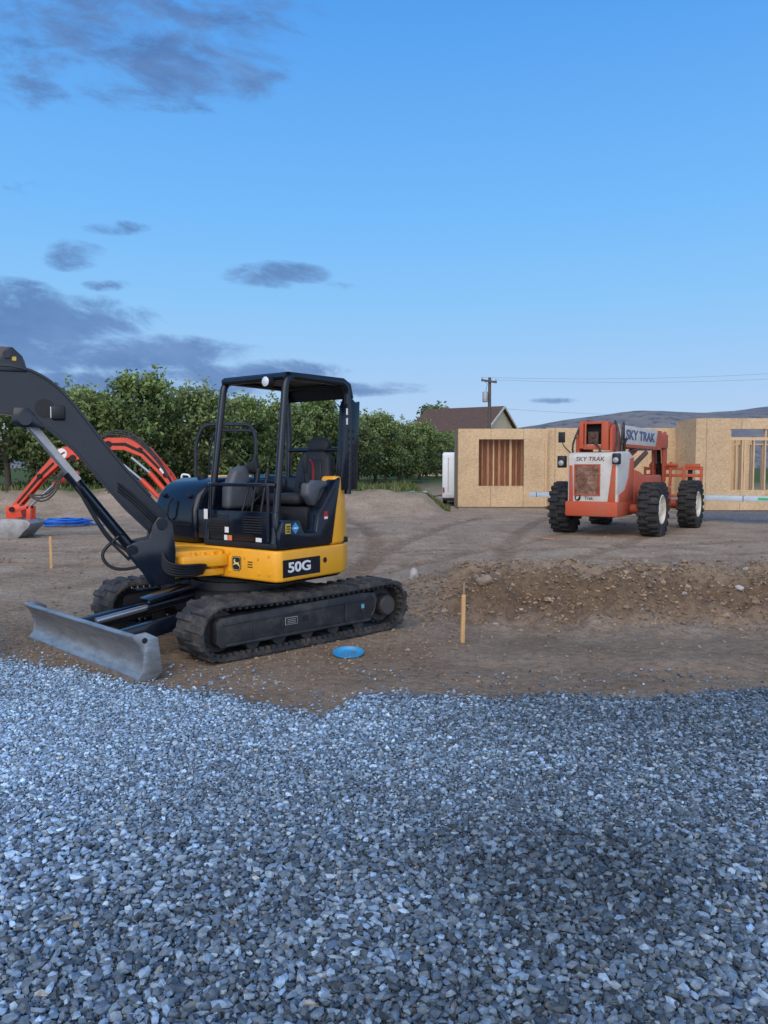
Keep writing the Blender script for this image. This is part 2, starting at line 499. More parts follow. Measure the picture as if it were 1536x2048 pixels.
def ground_mat():
    m = bpy.data.materials.new('dirt_and_grass_ground'); m.use_nodes = True
    nt = m.node_tree; b = nt.nodes['Principled BSDF']; L = nt.links.new
    g = nn(nt, 'ShaderNodeNewGeometry')
    pos = g.outputs['Position']
    a = nn(nt, 'ShaderNodeAttribute'); a.attribute_name = 'tint'
    sep = nn(nt, 'ShaderNodeSeparateColor'); L(a.outputs['Color'], sep.inputs[0])
    n1 = nn(nt, 'ShaderNodeTexNoise', Scale=.9, Detail=10, Roughness=.68); L(pos, n1.inputs['Vector'])
    n2 = nn(nt, 'ShaderNodeTexNoise', Scale=14, Detail=8, Roughness=.7); L(pos, n2.inputs['Vector'])
    d1 = ramp(nt, [(.3, (.245, .174, .118)), (.48, (.355, .266, .186)), (.62, (.42, .323, .233)), (.75, (.475, .385, .295))], n1.outputs[0])
    wet = nn(nt, 'ShaderNodeMixRGB'); wet.inputs[2].default_value = (.150, .098, .062, 1)
    L(sep.outputs[2], wet.inputs[0]); L(d1.outputs[0], wet.inputs[1])
    d2 = ramp(nt, [(.3, (.52, .52, .52)), (.5, (1, 1, 1)), (.72, (1.3, 1.29, 1.27))], n2.outputs[0])
    mu = nn(nt, 'ShaderNodeMixRGB', blend_type='MULTIPLY'); mu.inputs[0].default_value = .9
    L(wet.outputs[0], mu.inputs[1]); L(d2.outputs[0], mu.inputs[2])
    gr = ramp(nt, [(.3, (.035, .06, .017)), (.55, (.08, .11, .032)), (.75, (.19, .16, .075))], n2.outputs[0])
    v = nn(nt, 'ShaderNodeTexVoronoi', Scale=50); L(pos, v.inputs['Vector'])
    sv = nn(nt, 'ShaderNodeSeparateColor'); L(v.outputs['Color'], sv.inputs[0])
    st = ramp(nt, [(.0, (.04, .055, .07)), (.5, (.09, .12, .155)), (.85, (.18, .22, .26)), (1, (.30, .34, .38))], sv.outputs[0])
    m1 = nn(nt, 'ShaderNodeMixRGB'); L(sep.outputs[1], m1.inputs[0]); L(mu.outputs[0], m1.inputs[1]); L(st.outputs[0], m1.inputs[2])
    m2 = nn(nt, 'ShaderNodeMixRGB'); L(sep.outputs[0], m2.inputs[0]); L(m1.outputs[0], m2.inputs[1]); L(gr.outputs[0], m2.inputs[2])
    L(m2.outputs[0], b.inputs['Base Color']); b.inputs['Roughness'].default_value = .95
    b.inputs['Specular IOR Level'].default_value = .15
    n3 = nn(nt, 'ShaderNodeTexNoise', Scale=9, Detail=10, Roughness=.74); L(pos, n3.inputs['Vector'])
    bp = nn(nt, 'ShaderNodeBump', Strength=1.0, Distance=.06); L(n3.outputs[0], bp.inputs['Height'])
    L(bp.outputs[0], b.inputs['Normal'])
    return m


ground = np_obj('ground', V.reshape(-1, 3), Fq, Z.reshape(-1, 4), ground_mat())
ground.data.polygons.foreach_set('use_smooth', np.ones(len(ground.data.polygons), dtype=bool))
tag(ground, 'bare brown dirt building plot rising to grassy orchard ground', 'ground', kind='structure')

# ------------------------------------------------------------------ loose stones
t = (1 + 5 ** .5) / 2
ICO = np.array([(-1, t, 0), (1, t, 0), (-1, -t, 0), (1, -t, 0), (0, -1, t), (0, 1, t), (0, -1, -t), (0, 1, -t), (t, 0, -1), (t, 0, 1), (-t, 0, -1), (-t, 0, 1)], float)
ICO /= np.linalg.norm(ICO[0])
ICF = np.array([(0, 11, 5), (0, 5, 1), (0, 1, 7), (0, 7, 10), (0, 10, 11), (1, 5, 9), (5, 11, 4), (11, 10, 2), (10, 7, 6), (7, 1, 8), (3, 9, 4), (3, 4, 2), (3, 2, 6), (3, 6, 8), (3, 8, 9), (4, 9, 5), (2, 4, 11), (6, 2, 10), (8, 6, 7), (9, 8, 1)])


def rocks(P, r, C, flat=(.45, .85), tilt=.4, jag=.2):
    N = len(P)
    W = ICO[None] * rng.uniform(.62, 1.23, (N, 12, 1)) + rng.uniform(-jag, jag, (N, 12, 3))
    S = np.stack([rng.uniform(.85, 1.5, N), rng.uniform(.55, 1.05, N), rng.uniform(*flat, N)], -1) * r[:, None]
    W = W * S[:, None, :]
    tx = rng.normal(0, tilt, N); a = rng.uniform(0, 2 * PI, N)
    c, s = np.cos(tx), np.sin(tx)
    y = W[..., 1] * c[:, None] - W[..., 2] * s[:, None]
    z = W[..., 1] * s[:, None] + W[..., 2] * c[:, None]
    x = W[..., 0]
    c, s = np.cos(a), np.sin(a)
    X = x * c[:, None] - y * s[:, None]; Yv = x * s[:, None] + y * c[:, None]
    W = np.stack([X, Yv, z], -1) + P[:, None, :]
    Fi = (ICF[None] + (np.arange(N) * 12)[:, None, None]).reshape(-1, 3)
    Cc = np.repeat(np.concatenate([C, np.ones((N, 1))], 1), 12, 0)
    return W.reshape(-1, 3), Fi, Cc


def jgrid(sp, y0, y1, margin):
    yy = np.arange(y0, y1, sp)
    pts = []
    for y in yy:
        hw = .5 * y + margin
        x = np.arange(-hw, hw, sp)
        p = np.stack([x, np.full_like(x, y)], -1)
        pts.append(p + rng.uniform(-.5, .5, p.shape) * sp)
    return np.concatenate(pts)


def lowfreq(p, sc, off):
    return np.array([noise.fractal(Vector((a * sc, b * sc, off)), 1, 2, 3) for a, b in p])


DK = at(1230, 1740, z=0)


def gravel_layer(sp, r0, r1, zoff, y0=1.75, y1=7.2, margin=.45, bright=1.0):
    p = jgrid(sp, y0, y1, margin)
    d = p[:, 1] - ybound(p[:, 0])
    keep = d < rng.normal(-.03, .09, len(p))
    stray = (d > 0) & (d < .7) & (rng.uniform(0, 1, len(p)) < .025)
    p = p[keep | stray]
    N = len(p)
    r = r0 + (r1 - r0) * rng.beta(1.3, 3.4, N)
    g = rng.beta(1.5, 3.2, N) * .48 + .05
    big = rng.uniform(0, 1, N)
    g = np.where(big > .955, rng.uniform(.38, .60, N), g)
    lf = lowfreq(p, .55, 1.3)
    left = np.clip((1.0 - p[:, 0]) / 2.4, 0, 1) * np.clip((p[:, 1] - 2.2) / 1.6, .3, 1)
    dark_patch = np.exp(-((p[:, 0] - DK.x) / .6) ** 2 - ((p[:, 1] - DK.y) / .40) ** 2)  # stones tinted darker within one oval patch
    g = g * (.86 + .45 * lf) * (.95 + .75 * left) * bright * (1 - .38 * dark_patch) + .05 * left
    g = np.clip(g, .03, .66)
    hue = rng.normal(0, 1, N)
    C = np.stack([g * (.71 + .05 * hue), g * (.98 + .015 * hue), g * (1.26 - .05 * hue)], -1)
    warm = rng.uniform(0, 1, N) > .985
    C[warm] *= np.array([1.35, 1.0, .72])
    P = np.concatenate([p, (zoff + r * .25)[:, None]], 1)
    return rocks(P, r, np.clip(C, .01, .8))


parts = [gravel_layer(.0130, .0050, .0130, .0, bright=.96), gravel_layer(.0210, .0070, .0215, .006, bright=1.05), gravel_layer(.0320, .0120, .0250, .012, y1=3.2, margin=.2, bright=1.05)]
Vs, Fs, Cs = [], [], []
n0 = 0
for a, f, c in parts:
    Vs.append(a); Fs.append(f + n0); Cs.append(c); n0 += len(a)
gravel = np_obj('gravel', np.concatenate(Vs), np.concatenate(Fs), np.concatenate(Cs), m_stone)
tag(gravel, 'loose blue grey crushed gravel covering the foreground', 'gravel', kind='stuff')

# soil clods and pebbles on the dirt
pts = []; sz = []
for _ in range(15000):
    k = random.random(); s = .9
    if k < .26:
        y = random.uniform(5.0, 13); x = random.uniform(-.5 * y - .5, .5 * y + .5)
    elif k < .74:
        x = random.uniform(.2, 7.5); y = bank_line(x) + random.gauss(.05, .5); s = 1.6
    elif k < .88:
        a = random.uniform(0, 6.28); rr = random.uniform(.9, 2.2); x = EX.x + rr * math.cos(a); y = EX.y + rr * math.sin(a); s = 1.05
    else:
        y = random.uniform(12, 24); x = random.uniform(-.5 * y, .5 * y)
    if y < float(ybound(x)) + .05: continue
    pts.append((x, y, H(x, y))); sz.append(s)
P = np.array(pts); N = len(P); sz = np.array(sz)
r = .005 + .034 * rng.beta(1.0, 6.0, N) * np.clip(P[:, 1] / 8, .8, 1.8) * sz
P[:, 2] += r * .2
base = np.array([.265, .19, .128])[None] * rng.uniform(.55, 1.25, (N, 1))
gy = rng.uniform(0, 1, N) > .965
base[gy] = np.array([.34, .30, .27])[None] * rng.uniform(.5, 1.2, (gy.sum(), 1))
W, Fi, Cc = rocks(P, r, base, (.5, .9), jag=.14)
tag(np_obj('soil_clods', W, Fi, Cc, m_clod), 'small clods and pebbles scattered over the brown dirt', 'dirt clods', kind='stuff')

# grass on the far mound
pts = []
for _ in range(16000):
    y = random.uniform(26.2, 40); x = random.uniform(-.52 * y - 1, 2.4)
    d = sm(26, 28.5, y) * (noise.noise(Vector((x * .5, y * .5, 5))) + .55)
    if random.random() < d: pts.append((x, y, H(x, y)))
P = np.array(pts); N = len(P)
h = rng.uniform(.08, .30, N); a = rng.uniform(0, PI, N); w = rng.uniform(.03, .07, N)
dx = np.cos(a) * w; dy = np.sin(a) * w
lean = rng.normal(0, .08, (N, 2))
q = np.zeros((N, 3, 3))
q[:, 0] = P + np.stack([dx, dy, -.02 * np.ones(N)], -1); q[:, 1] = P - np.stack([dx, dy, .02 * np.ones(N)], -1)
q[:, 2] = P + np.concatenate([lean, h[:, None]], 1)
gc = np.array([.10, .14, .04])[None] * rng.uniform(.6, 1.5, (N, 1)); dry = rng.uniform(0, 1, N) > .8
gc[dry] = np.array([.27, .22, .11])
tag(np_obj('grass', q.reshape(-1, 3), np.arange(N * 3).reshape(-1, 3), np.repeat(np.concatenate([gc, np.ones((N, 1))], 1), 3, 0), m_grass),
    'rough green grass along the foot of the orchard', 'grass', kind='stuff')


def gpoint(u, v):
    p = at(u, v, z=0)
    for _ in range(6): p = at(u, v, z=H(p.x, p.y))
    return p


def stone(name, label, u, v, size, mat, cat='rock', sc=(1, .8, .8), seed=1):
    p = gpoint(u, v)
    bm = bmesh.new(); bmesh.ops.create_icosphere(bm, subdivisions=3, radius=1)
    for w in bm.verts:
        k = 1 + .35 * noise.noise(w.co * 1.1 + Vector((seed * 7, 0, 0))) + .12 * noise.noise(w.co * 3 + Vector((seed, 3, 0)))
        w.co = Vector((w.co.x * sc[0], w.co.y * sc[1], w.co.z * sc[2])) * k * size
    mb = MB(); mb.addbm(bm)
    o = mb.build(name, mat, sharp=25)
    o.location = (p.x, p.y, H(p.x, p.y) + size * sc[2] * .5); o.rotation_euler = (0, 0, seed)
    return tag(o, label, cat)


stone('rock', 'pale upright rock at the left end of the dirt bank', 828, 1158, .085, m_whiterock, sc=(.75, .7, 1.15), seed=2)
stone('rock', 'brown rock half buried in the bank just right of the wooden stake top', 968, 1172, .085, m_rock, sc=(1.2, .8, .8), seed=3)
stone('rock', 'grey rounded rock at the right picture edge on top of the dirt bank', 1512, 1135, .06, m_rock, sc=(1, .8, .7), seed=4)
stone('rock', 'flat pale stone lying in the bare dirt at the far right below the bank', 1478, 1165, .055, m_whiterock, sc=(1.2, .8, .6), seed=5)
stone('rock', 'brown stone on the bank face below the big tyres of the telehandler', 1290, 1180, .07, m_rock, sc=(1.2, .9, .7), seed=8)

# ------------------------------------------------------------------ main excavator
HEAD_T = math.atan2(-.69, -.72)
HEAD_H = math.atan2(-.8, -.6)
HEAD_B = math.atan2(-.37, -.93)
ex = thing('mini_excavator', 'black and yellow tracked mini excavator with open canopy parked on the dirt edge', 'excavator', EX, HEAD_T)
MH = Matrix.Rotation(HEAD_H - HEAD_T, 4, 'Z')
MBm = MH @ Matrix.Translation((.95, 0, 0)) @ Matrix.Rotation(HEAD_B - HEAD_H, 4, 'Z')

TR, TZ, TLn, TC = .205, .228, .91, -.09


def tpath(s):
    L = 2 * TLn; A = PI * TR; tot = 2 * L + 2 * A
    s %= tot
    if s < L: return (TC + TLn - s, TZ - TR, 0, -1)
    s -= L
    if s < A:
        a = s / TR; return (TC - TLn - TR * math.sin(a), TZ - TR * math.cos(a), -math.sin(a), -math.cos(a))
    s -= A
    if s < L:
        sag = .02 * math.sin(PI * s / L); return (TC - TLn + s, TZ + TR - sag, 0, 1)
    s -= L
    a = s / TR
    return (TC + TLn + TR * math.sin(a), TZ + TR * math.cos(a), math.sin(a), math.cos(a))


TOT = 4 * TLn + 2 * PI * TR
m_hub = pmat('hub_cover_grey', (.040, .039, .04), (.06, .055, .05), rough=.7)
for sd in (1, -1):
    yc = sd * .80; hw = .20
    mb = MB()
    n = 120
    vs = []; fs = []
    for i in range(n):
        x, z, ox, oz = tpath(TOT * i / n)
        for y, o in ((yc - hw, .0), (yc + hw, .0), (yc + hw, .022), (yc + hw - .015, .030), (yc - hw + .015, .030), (yc - hw, .022)):
            vs.append((x + ox * o, y, z + oz * o))
    for i in range(n):
        j = (i + 1) % n
        for k in range(6):
            l = (k + 1) % 6
            fs.append((i * 6 + k, i * 6 + l, j * 6 + l, j * 6 + k))
    mb.add(vs, fs)
    nl = 40
    for i in range(nl):
        for half in (0, 1):
            x, z, ox, oz = tpath(TOT * (i + .5 * half) / nl)
            M = frame((x, yc, z), (-oz, 0, ox), (0, 1, 0))
            nd = M.to_3x3() @ Vector((0, 0, 1))
            sg = 1 if nd.dot(Vector((ox, 0, oz))) > 0 else -1
            ya, yb_ = ((-hw - .006, .05) if half else (-.05, hw + .006))
            pl = [(-.038, ya), (.038, ya), (.038, yb_), (-.038, yb_)]
            p2 = [(-.024, ya + .012), (.024, ya + .012), (.024, yb_ - .012), (-.024, yb_ - .012)]
            mb.prism(pl, sg * .01, sg * .048, 'xy', 0, M=M, poly2=p2)
            for yy in (.125, -.165):
                mb.prism([(-.022, yy), (.022, yy), (.022, yy + .04), (-.022, yy + .04)], 0, -sg * .030, 'xy', 0, M=M, poly2=[(-.012, yy), (.012, yy), (.012, yy + .04), (-.012, yy + .04)])
    mb.build('track', m_rubber, ex)
    yo = yc + sd * .168; yi = yc - sd * .12
    ya, yb_ = sorted((yo, yi))
    fr = MB()
    x0, x1 = TC - .68, TC + .98
    fr.prism([(x0, .105), (x1 - .04, .105), (x1, .14), (x1, .31), (x1 - .04, .345), (x0 + .12, .385), (x0 - .06, .37), (x0 - .10, .30), (x0 - .06, .19)], ya, yb_, 'xz', .007)
    tf = fr.build('track_frame', m_frame, ex)
    y1, y2 = sorted((yo, yo + sd * .012))
    for pl_ in ([(x0 + .02, .318), (x1 - .06, .286), (x1 - .06, .300), (x0 + .02, .332)], [(x0, .115), (x1 - .08, .115), (x1 - .08, .135), (x0, .135)],
                [(x0 + .30, .137), (x0 + .315, .137), (x0 + .315, .312), (x0 + .30, .312)], [(x1 - .36, .137), (x1 - .345, .137), (x1 - .345, .286), (x1 - .36, .286)]):
        fl_ = MB(); fl_.prism(pl_, y1, y2, 'xz', .003); fl_.build('frame_rib', m_frame, tf)
    for k in range(4):
        bl = MB(); xx = x0 + .1 + .46 * k; bl.cyl((xx, yo, .215), (xx, yo + sd * .010, .215), .016, n=8); bl.build('bolt', m_frame, tf)
    for x in (-.55, -.25, .05, .35, .62):
        rl = MB(); rl.cyl((TC + x, yc - .14, .115), (TC + x, yc + .14, .115), .07, n=18); rl.build('roller', m_frame, ex)
    idl = MB()
    idl.cyl((TC + TLn, yc - .07, TZ), (TC + TLn, yc + .07, TZ), .17, n=28)
    idl.build('idler', m_frame, ex)
    sp = MB()
    sp.cyl((TC - TLn, yc - .06, TZ), (TC - TLn, yc + .06, TZ), .16, n=28)
    sp.cyl((TC - TLn, yc + sd * .06, TZ), (TC - TLn, yc + sd * .155, TZ), .105, .098, n=28)
    for k in range(18):
        a = 2 * PI * k / 18
        sp.box(-.02, .02, -.03, .03, .15, .185, 0, M=Matrix.Translation((TC - TLn, yc, TZ)) @ Matrix.Rotation(a, 4, 'Y'))
    so = sp.build('sprocket', m_frame, ex)
    hb = MB()
    hb.cyl((TC - TLn, yc + sd * .155, TZ), (TC - TLn, yc + sd * .175, TZ), .092, .084, n=28)
    hb.build('hub_cover', m_hub, so)
    if sd == 1:
        o = TC
        d = MB(); d.box(o + .18, o + .31, yo + .001, yo + .005, .205, .270); pl = d.build('rating_plate', m_galv, tf)
        d = MB(); d.box(o + .186, o + .304, yo + .005, yo + .007, .210, .265); d.build('plate_print', m_dark, pl)
        for k in range(3):
            d = MB(); d.box(o + .20, o + .29, yo + .007, yo + .008, .219 + .015 * k, .224 + .015 * k); d.build('plate_line', m_galv, pl)
        d = MB(); d.box(o + .06, o + .12, yo + .001, yo + .004, .215, .265); d.build('square_hole', m_dark, tf)
        d = MB(); d.box(o - .60, o - .565, yo + .001, yo + .004, .24, .28); d.build('decal', m_teal, tf)
        hk = MB(); hk.tube(fillet([(o - .68, yo + .01, .36), (o - .74, yo + .012, .30), (o - .72, yo + .012, .20), (o - .68, yo + .01, .16)], .05), .005, 6); hk.build('wire_hook', m_hub, tf)

mb = MB()
mb.box(-.55, .55, -.62, .62, .20, .44, .04)
mb.box(-.45, .45, -.68, .68, .24, .36, .02)
mb.cyl((0, 0, .43), (0, 0, .51), .48, n=40); mb.cyl((0, 0, .51), (0, 0, .585), .43, n=40)
mb.build('undercarriage', m_frame, ex)

# dozer blade
BZ = -.020
BH = .335
prof = []
for i in range(13):
    k = i / 12; z = BZ + BH * k
    prof.append((1.56 + .085 * (2 * k - .95) ** 2, z))
back = [(x - .035, z) for x, z in prof[::-1]]
BL, BR = -1.08, 1.08
mb = MB(); mb.prism(prof + back, BL, BR, 'xz')
mb.cyl((1.612, BL, BZ + BH - .005), (1.612, BR, BZ + BH - .005), .018, n=12)
blade = mb.build('blade', m_steel, ex)
mb = MB(); mb.box(1.645, 1.66, BL - .005, BR + .005, BZ - .005, BZ + .045, 0); mb.build('cutting_edge', pmat('worn_edge', (.24, .2, .17), (.14, .11, .09), scale=14, rough=.6, metal=.3), blade)
for y in (BL - .005, BR - .005):
    mb = MB(); mb.prism([(a_, b_ * BH / .36 + BZ) for a_, b_ in [(1.42, .06), (1.48, .0), (1.64, .0), (1.58, .08), (1.57, .2), (1.60, .30), (1.655, .375), (1.54, .385), (1.45, .33)]], y - .012, y + .012, 'xz', .004)
    ep = mb.build('end_plate', m_steel, blade)
    mb = MB(); mb.cyl((1.555, y - .0135, .30 + BZ), (1.555, y + .0135, .30 + BZ), .022, n=14); mb.build('lifting_hole', m_dark, ep)
mb = MB(); mb.box(1.40, 1.53, -.9, .9, .10, .20, .015); mb.build('blade_beam', m_frame, blade)
blade.rotation_euler = (.018, 0, 0)
for y in (-.36, .36):
    mb = MB(); mb.prism([(.45, .26), (.45, .37), (1.42, .24), (1.42, .10)], y - .05, y + .05, 'xz', .012); mb.build('blade_arm', m_black, ex)
mb = MB(); mb.cyl((.45, 0, .40), (1.0, 0, .33), .05, n=18); bc = mb.build('blade_cylinder', m_black, ex)
mb = MB(); mb.cyl((1.0, 0, .33), (1.45, 0, .27), .028, n=16); mb.build('cylinder_rod', m_chrome, bc)
mb = MB(); mb.prism([(.52, .47), (.62, .50), (1.02, .41), (1.0, .37)], -.09, .09, 'xz', .008); mb.build('cylinder_guard', m_black, bc)

# house base
def arc(r, a0, a1, n): return [(r * math.cos(R(a0 + (a1 - a0) * i / n)), r * math.sin(R(a0 + (a1 - a0) * i / n))) for i in range(n + 1)]


outl = [(.47, .20), (.47, .86), (.455, .90), (.41, .93)] + arc(1.0, 111.6, 248.4, 30) + [(.50, -.93), (.58, -.86), (.58, -.22), (.50, -.2)]
mb = MB(MH); mb.prism(outl, .575, .845, 'xy', .022, 3)
body = mb.build('body_base', m_yellow, ex)
mb = MB(MH); mb.prism([(x * .985, y * .985) for x, y in outl], .60, .607, 'xy', 0, M=Matrix.Translation((0, 0, -.05)) @ Matrix.Diagonal((.96, .96, 1, 1))); mb.build('underside_plate', m_blackmat, ex)
rear = [(-.22, .93)] + arc(1.0, 111.6, 248.4, 30) + [(-.22, -.93), (-.22, -.76)] + arc(.80, 240, 120, 26) + [(-.22, .76)]
top_ = [(x * .968 - (.10 if abs(x + .22) < .01 else 0.0), y * .968) for x, y in rear]
mb = MB(MH); mb.prism(rear, .848, 1.47, 'xy', .028, 3, poly2=top_); cw = mb.build('counterweight', m_yellow, ex)
# swing frame
mb = MB(MH)
mb.prism([(.44, -.34), (.60, -.30), (.86, -.15), (1.02, -.12), (1.06, 0), (1.02, .12), (.86, .15), (.60, .26), (.48, .28)], .60, .665, 'xy', .012)
mb.prism([(.44, -.34), (.60, -.30), (.86, -.15), (1.0, -.11), (1.03, 0), (1.0, .11), (.86, .15), (.60, .26), (.48, .28)], .765, .83, 'xy', .012)
mb.box(.44, .60, -.28, .24, .66, .77, .01)
mb.build('swing_frame', m_yellow, ex)
mb = MB(MH); mb.prism([(.475, .33), (.56, .32), (.74, .25), (.88, .22), (.90, .14), (.60, .12), (.475, .12)], .685, .79, 'xy', .014)
for (f, l) in ((.53, .29), (.60, .27), (.68, .24), (.76, .21)): mb.cyl((f, l, .785), (f, l, .815), .018, n=8)
mb.build('swing_cover', m_yellow, ex)
for k in range(5):
    mb = MB(MH); z = .63 + k * .022; o = .010 * k
    mb.tube(fillet([(.56, .10 + o, .66), (.72, .28 + o, z), (.95, .24 + o, z), (1.05, .18, z + .04), (1.02, .1, z + .2)], .12), .014, 8)
    mb.build('swing_hose', m_blackmat, ex)

# operator station
mb = MB(MH); mb.box(-.50, .46, -.02, .90, .85, .905, .012); mb.build('floor', m_blackmat, ex)
mb = MB(MH); mb.prism([(.455, -.10), (.455, .88), (.44, .90), (.415, .90), (.415, -.10)], .905, 1.17, 'xy', .012)
mb.build('front_panel', m_black, ex)
for l0 in (.07, .50):
    mb = MB(MH)
    for k in range(7):
        z = .985 + k * .022
        mb.box(.455, .462, l0, l0 + .24, z, z + .010, .002)
    mb.build('louver', m_dark, ex)
mb = MB(MH); mb.prism([(.44, .86), (.44, 1.0), (.40, 1.10), (.20, 1.10), (.14, .98), (-.02, .98), (-.05, 1.14), (-.16, 1.28), (-.28, 1.43), (-.36, 1.46), (-.30, 1.2), (-.235, .86)], .80, .932, 'xz', .014)
mb.build('side_panel', m_black, ex)
mb = MB(MH); mb.tube(fillet([(-.07, .936, 1.12), (-.18, .938, 1.24), (-.28, .938, 1.36)], .05), .006, 6); mb.build('panel_seam', m_dark, ex)
mb = MB(MH); mb.box(-.58, -.04, .10, .80, .90, 1.20, .03); mb.build('seat_base', m_blackmat, ex)
mb = MB(MH); mb.prism([(-.80, .86), (-.80, 1.32), (-.74, 1.46), (-.52, 1.48), (-.48, .86)], -.48, .60, 'xz', .05, 3); mb.build('engine_cover', m_black, ex)
mb = MB(MH); mb.prism([(.46, .85), (.49, 1.03), (.47, 1.17), (.41, 1.30), (.31, 1.40), (.15, 1.45), (-.60, 1.46), (-.66, .85)], -.75, -.12, 'xz', .06, 4)
hd = mb.build('hood', m_black, ex, sharp=60)
mb = MB(MH); mb.tube([(.493, -.70, 1.02), (.493, -.16, 1.02)], .004, 6); mb.build('hood_seam', m_dark, hd)
mb = MB(MH); mb.tube(fillet([(.505, -.44, 1.06), (.54, -.44, 1.09), (.52, -.44, 1.22), (.465, -.44, 1.26)], .04), .012, 8); mb.build('hood_handle', m_blackmat, hd)
for l in (-.62, -.24):
    mb = MB(MH); mb.box(.40, .445, l - .03, l + .03, 1.275, 1.30, .004); mb.build('hood_hinge', m_blackmat, hd)
mb = MB(MH); mb.cyl((.10, -.45, 1.44), (.10, -.45, 1.485), .055, n=20); mb.build('filler_cap', m_blackmat, hd)

# canopy
CR = .53
for l, lt in ((.86, .86), (.02, .085)):
    mb = MB(MH)
    top = 2.335
    mb.tube(fillet([(.44, l, .90), (.28, lt, top), (-CR, lt, top), (-CR - .03, lt, 1.85), (-CR - .01, lt, 1.30)], .11, 8), .033, 12)
    mb.build('canopy_post', m_black, ex)
for f, z, r_ in ((.285, 2.325, .032), (-CR + .02, 2.325, .03), (-CR - .02, 1.72, .024)):
    mb = MB(MH); mb.tube([(f, .085, z), (f, .86, z)], r_, 12); mb.build('canopy_crossbar', m_black, ex)
mb = MB(MH); mb.prism([(.24, 2.345), (.27, 2.365), (-.46, 2.375), (-.56, 2.33), (-.60, 2.20), (-.58, 2.195), (-.54, 2.30), (-.46, 2.335)], .06, .885, 'xz'); mb.build('canopy_roof', m_blackmat, ex)
mb = MB(MH); mb.prism([(-.42, 1.34), (-.47, 1.7), (-.50, 2.12), (-.56, 2.22), (-.64, 2.16), (-.70, 2.18), (-.68, 1.85), (-.66, 1.34)], .79, .885, 'xz', .010); rp = mb.build('rear_post_plate', m_black, ex)
for k in range(7):
    mb = MB(MH); mb.box(-.61, -.52, .886, .8885, 1.46 + k * .07, 1.485 + k * .07, 0); mb.build('vent_slot', m_dark, rp)
mb = MB(MH); mb.lathe([(.0, .035), (.045, .035), (.05, .02), (.05, -.03), (.03, -.05), (0, -.05)], 20, M=frame((.33, .70, 2.285), (0, 1, 0), (0, 0, 1))); wl = mb.build('work_lamp', m_blackmat, ex)
mb = MB(MH); mb.lathe([(.0, .045), (.03, .042), (.042, .034)], 20, M=frame((.335, .70, 2.285), (0, 1, 0), (0, 0, 1))); mb.build('lens', m_lens, wl)
mb = MB(MH); mb.tube(fillet([(.42, .02, 1.40), (.475, .10, 1.40), (.475, .80, 1.40), (.42, .86, 1.40)], .05), .017, 10)
mb.tube([(.475, .83, 1.40), (.475, .83, .92)], .014, 10); mb.tube([(.475, .10, 1.40), (.475, .10, 1.1)], .014, 10)
mb.build('handrail', m_black, ex)

# seat
mb = MB(MH); mb.box(-.44, -.0, .28, .72, 1.21, 1.31, .045, seg=3); seat = mb.build('seat', m_seat, ex, sharp=60)
mb = MB(MH @ Matrix.Translation((-.44, .5, 1.28)) @ Matrix.Rotation(R(-12), 4, 'Y')); mb.prism([(-.20, 0), (-.22, .2), (-.19, .38), (-.11, .43), (.11, .43), (.19, .38), (.22, .2), (.20, 0)], -.06, .06, 'yz', .035, 3); br = mb.build('backrest', m_seat, seat, sharp=60)
mb = MB(MH @ Matrix.Translation((-.44, .5, 1.28)) @ Matrix.Rotation(R(-12), 4, 'Y')); mb.prism([(-.13, .06), (-.14, .2), (-.11, .34), (.11, .34), (.14, .2), (.13, .06)], .058, .072, 'yz', .008, 2); mb.build('back_cushion', m_blackmat, seat, sharp=60)
mb = MB(MH @ Matrix.Translation((-.54, .5, 1.70)) @ Matrix.Rotation(R(-10), 4, 'Y')); mb.prism([(-.12, .0), (-.14, .09), (-.08, .14), (.08, .14), (.14, .09), (.12, 0)], -.04, .04, 'yz', .03, 3); mb.build('headrest', m_seat, seat, sharp=60)
for l, s in ((.80, 1), (.16, -1)):
    mb = MB(MH); mb.prism([(-.32, 1.22), (-.34, 1.36), (-.26, 1.43), (-.08, 1.44), (.0, 1.40), (.01, 1.30), (-.08, 1.20)], l - .05, l + .05, 'xz', .028, 3); cs = mb.build('console', m_grey if s > 0 else m_blackmat, ex, sharp=60)
    mb = MB(MH); mb.cyl((-.04, l, 1.42), (-.02, l, 1.50), .026, .014, n=12); mb.tube([(-.02, l, 1.50), (-.015, l, 1.58), (-.025, l, 1.67)], .024, 10, rs=[.018, .027, .020]); mb.build('joystick', m_blackmat, cs)
mb = MB(MH); mb.tube(fillet([(-.20, .73, 1.42), (-.18, .75, 1.56), (-.14, .75, 1.62)], .04), .010, 8); mb.build('lock_lever', m_red, ex)
mb = MB(MH); mb.prism([(.34, 1.17), (.33, 1.36), (.25, 1.52), (.16, 1.57), (.07, 1.54), (.06, 1.44), (.0, 1.32), (.0, 1.17)], .07, .19, 'xz', .04, 3); mb.build('control_column', m_grey, ex, sharp=60)
mb = MB(MH); mb.box(-.02, .02, .10, .24, 1.50, 1.60, .012, M=Matrix.Translation((.02, 0, .0))); mb.build('monitor', m_blackmat, ex)
for l in (.40, .52):
    mb = MB(MH); mb.tube(fillet([(.28, l, .90), (.26, l, 1.15), (.20, l, 1.40), (.17, l, 1.50)], .08), .011, 8); mb.tube([(.18, l, 1.44), (.165, l, 1.54)], .018, 8); mb.box(.22, .36, l - .05, l + .05, .915, .935, .004); mb.build('travel_lever', m_blackmat, ex)
mb = MB(MH); mb.box(.02, .16, .36, .60, .91, 1.14, .02); mb.build('foot_rest', m_blackmat, ex)
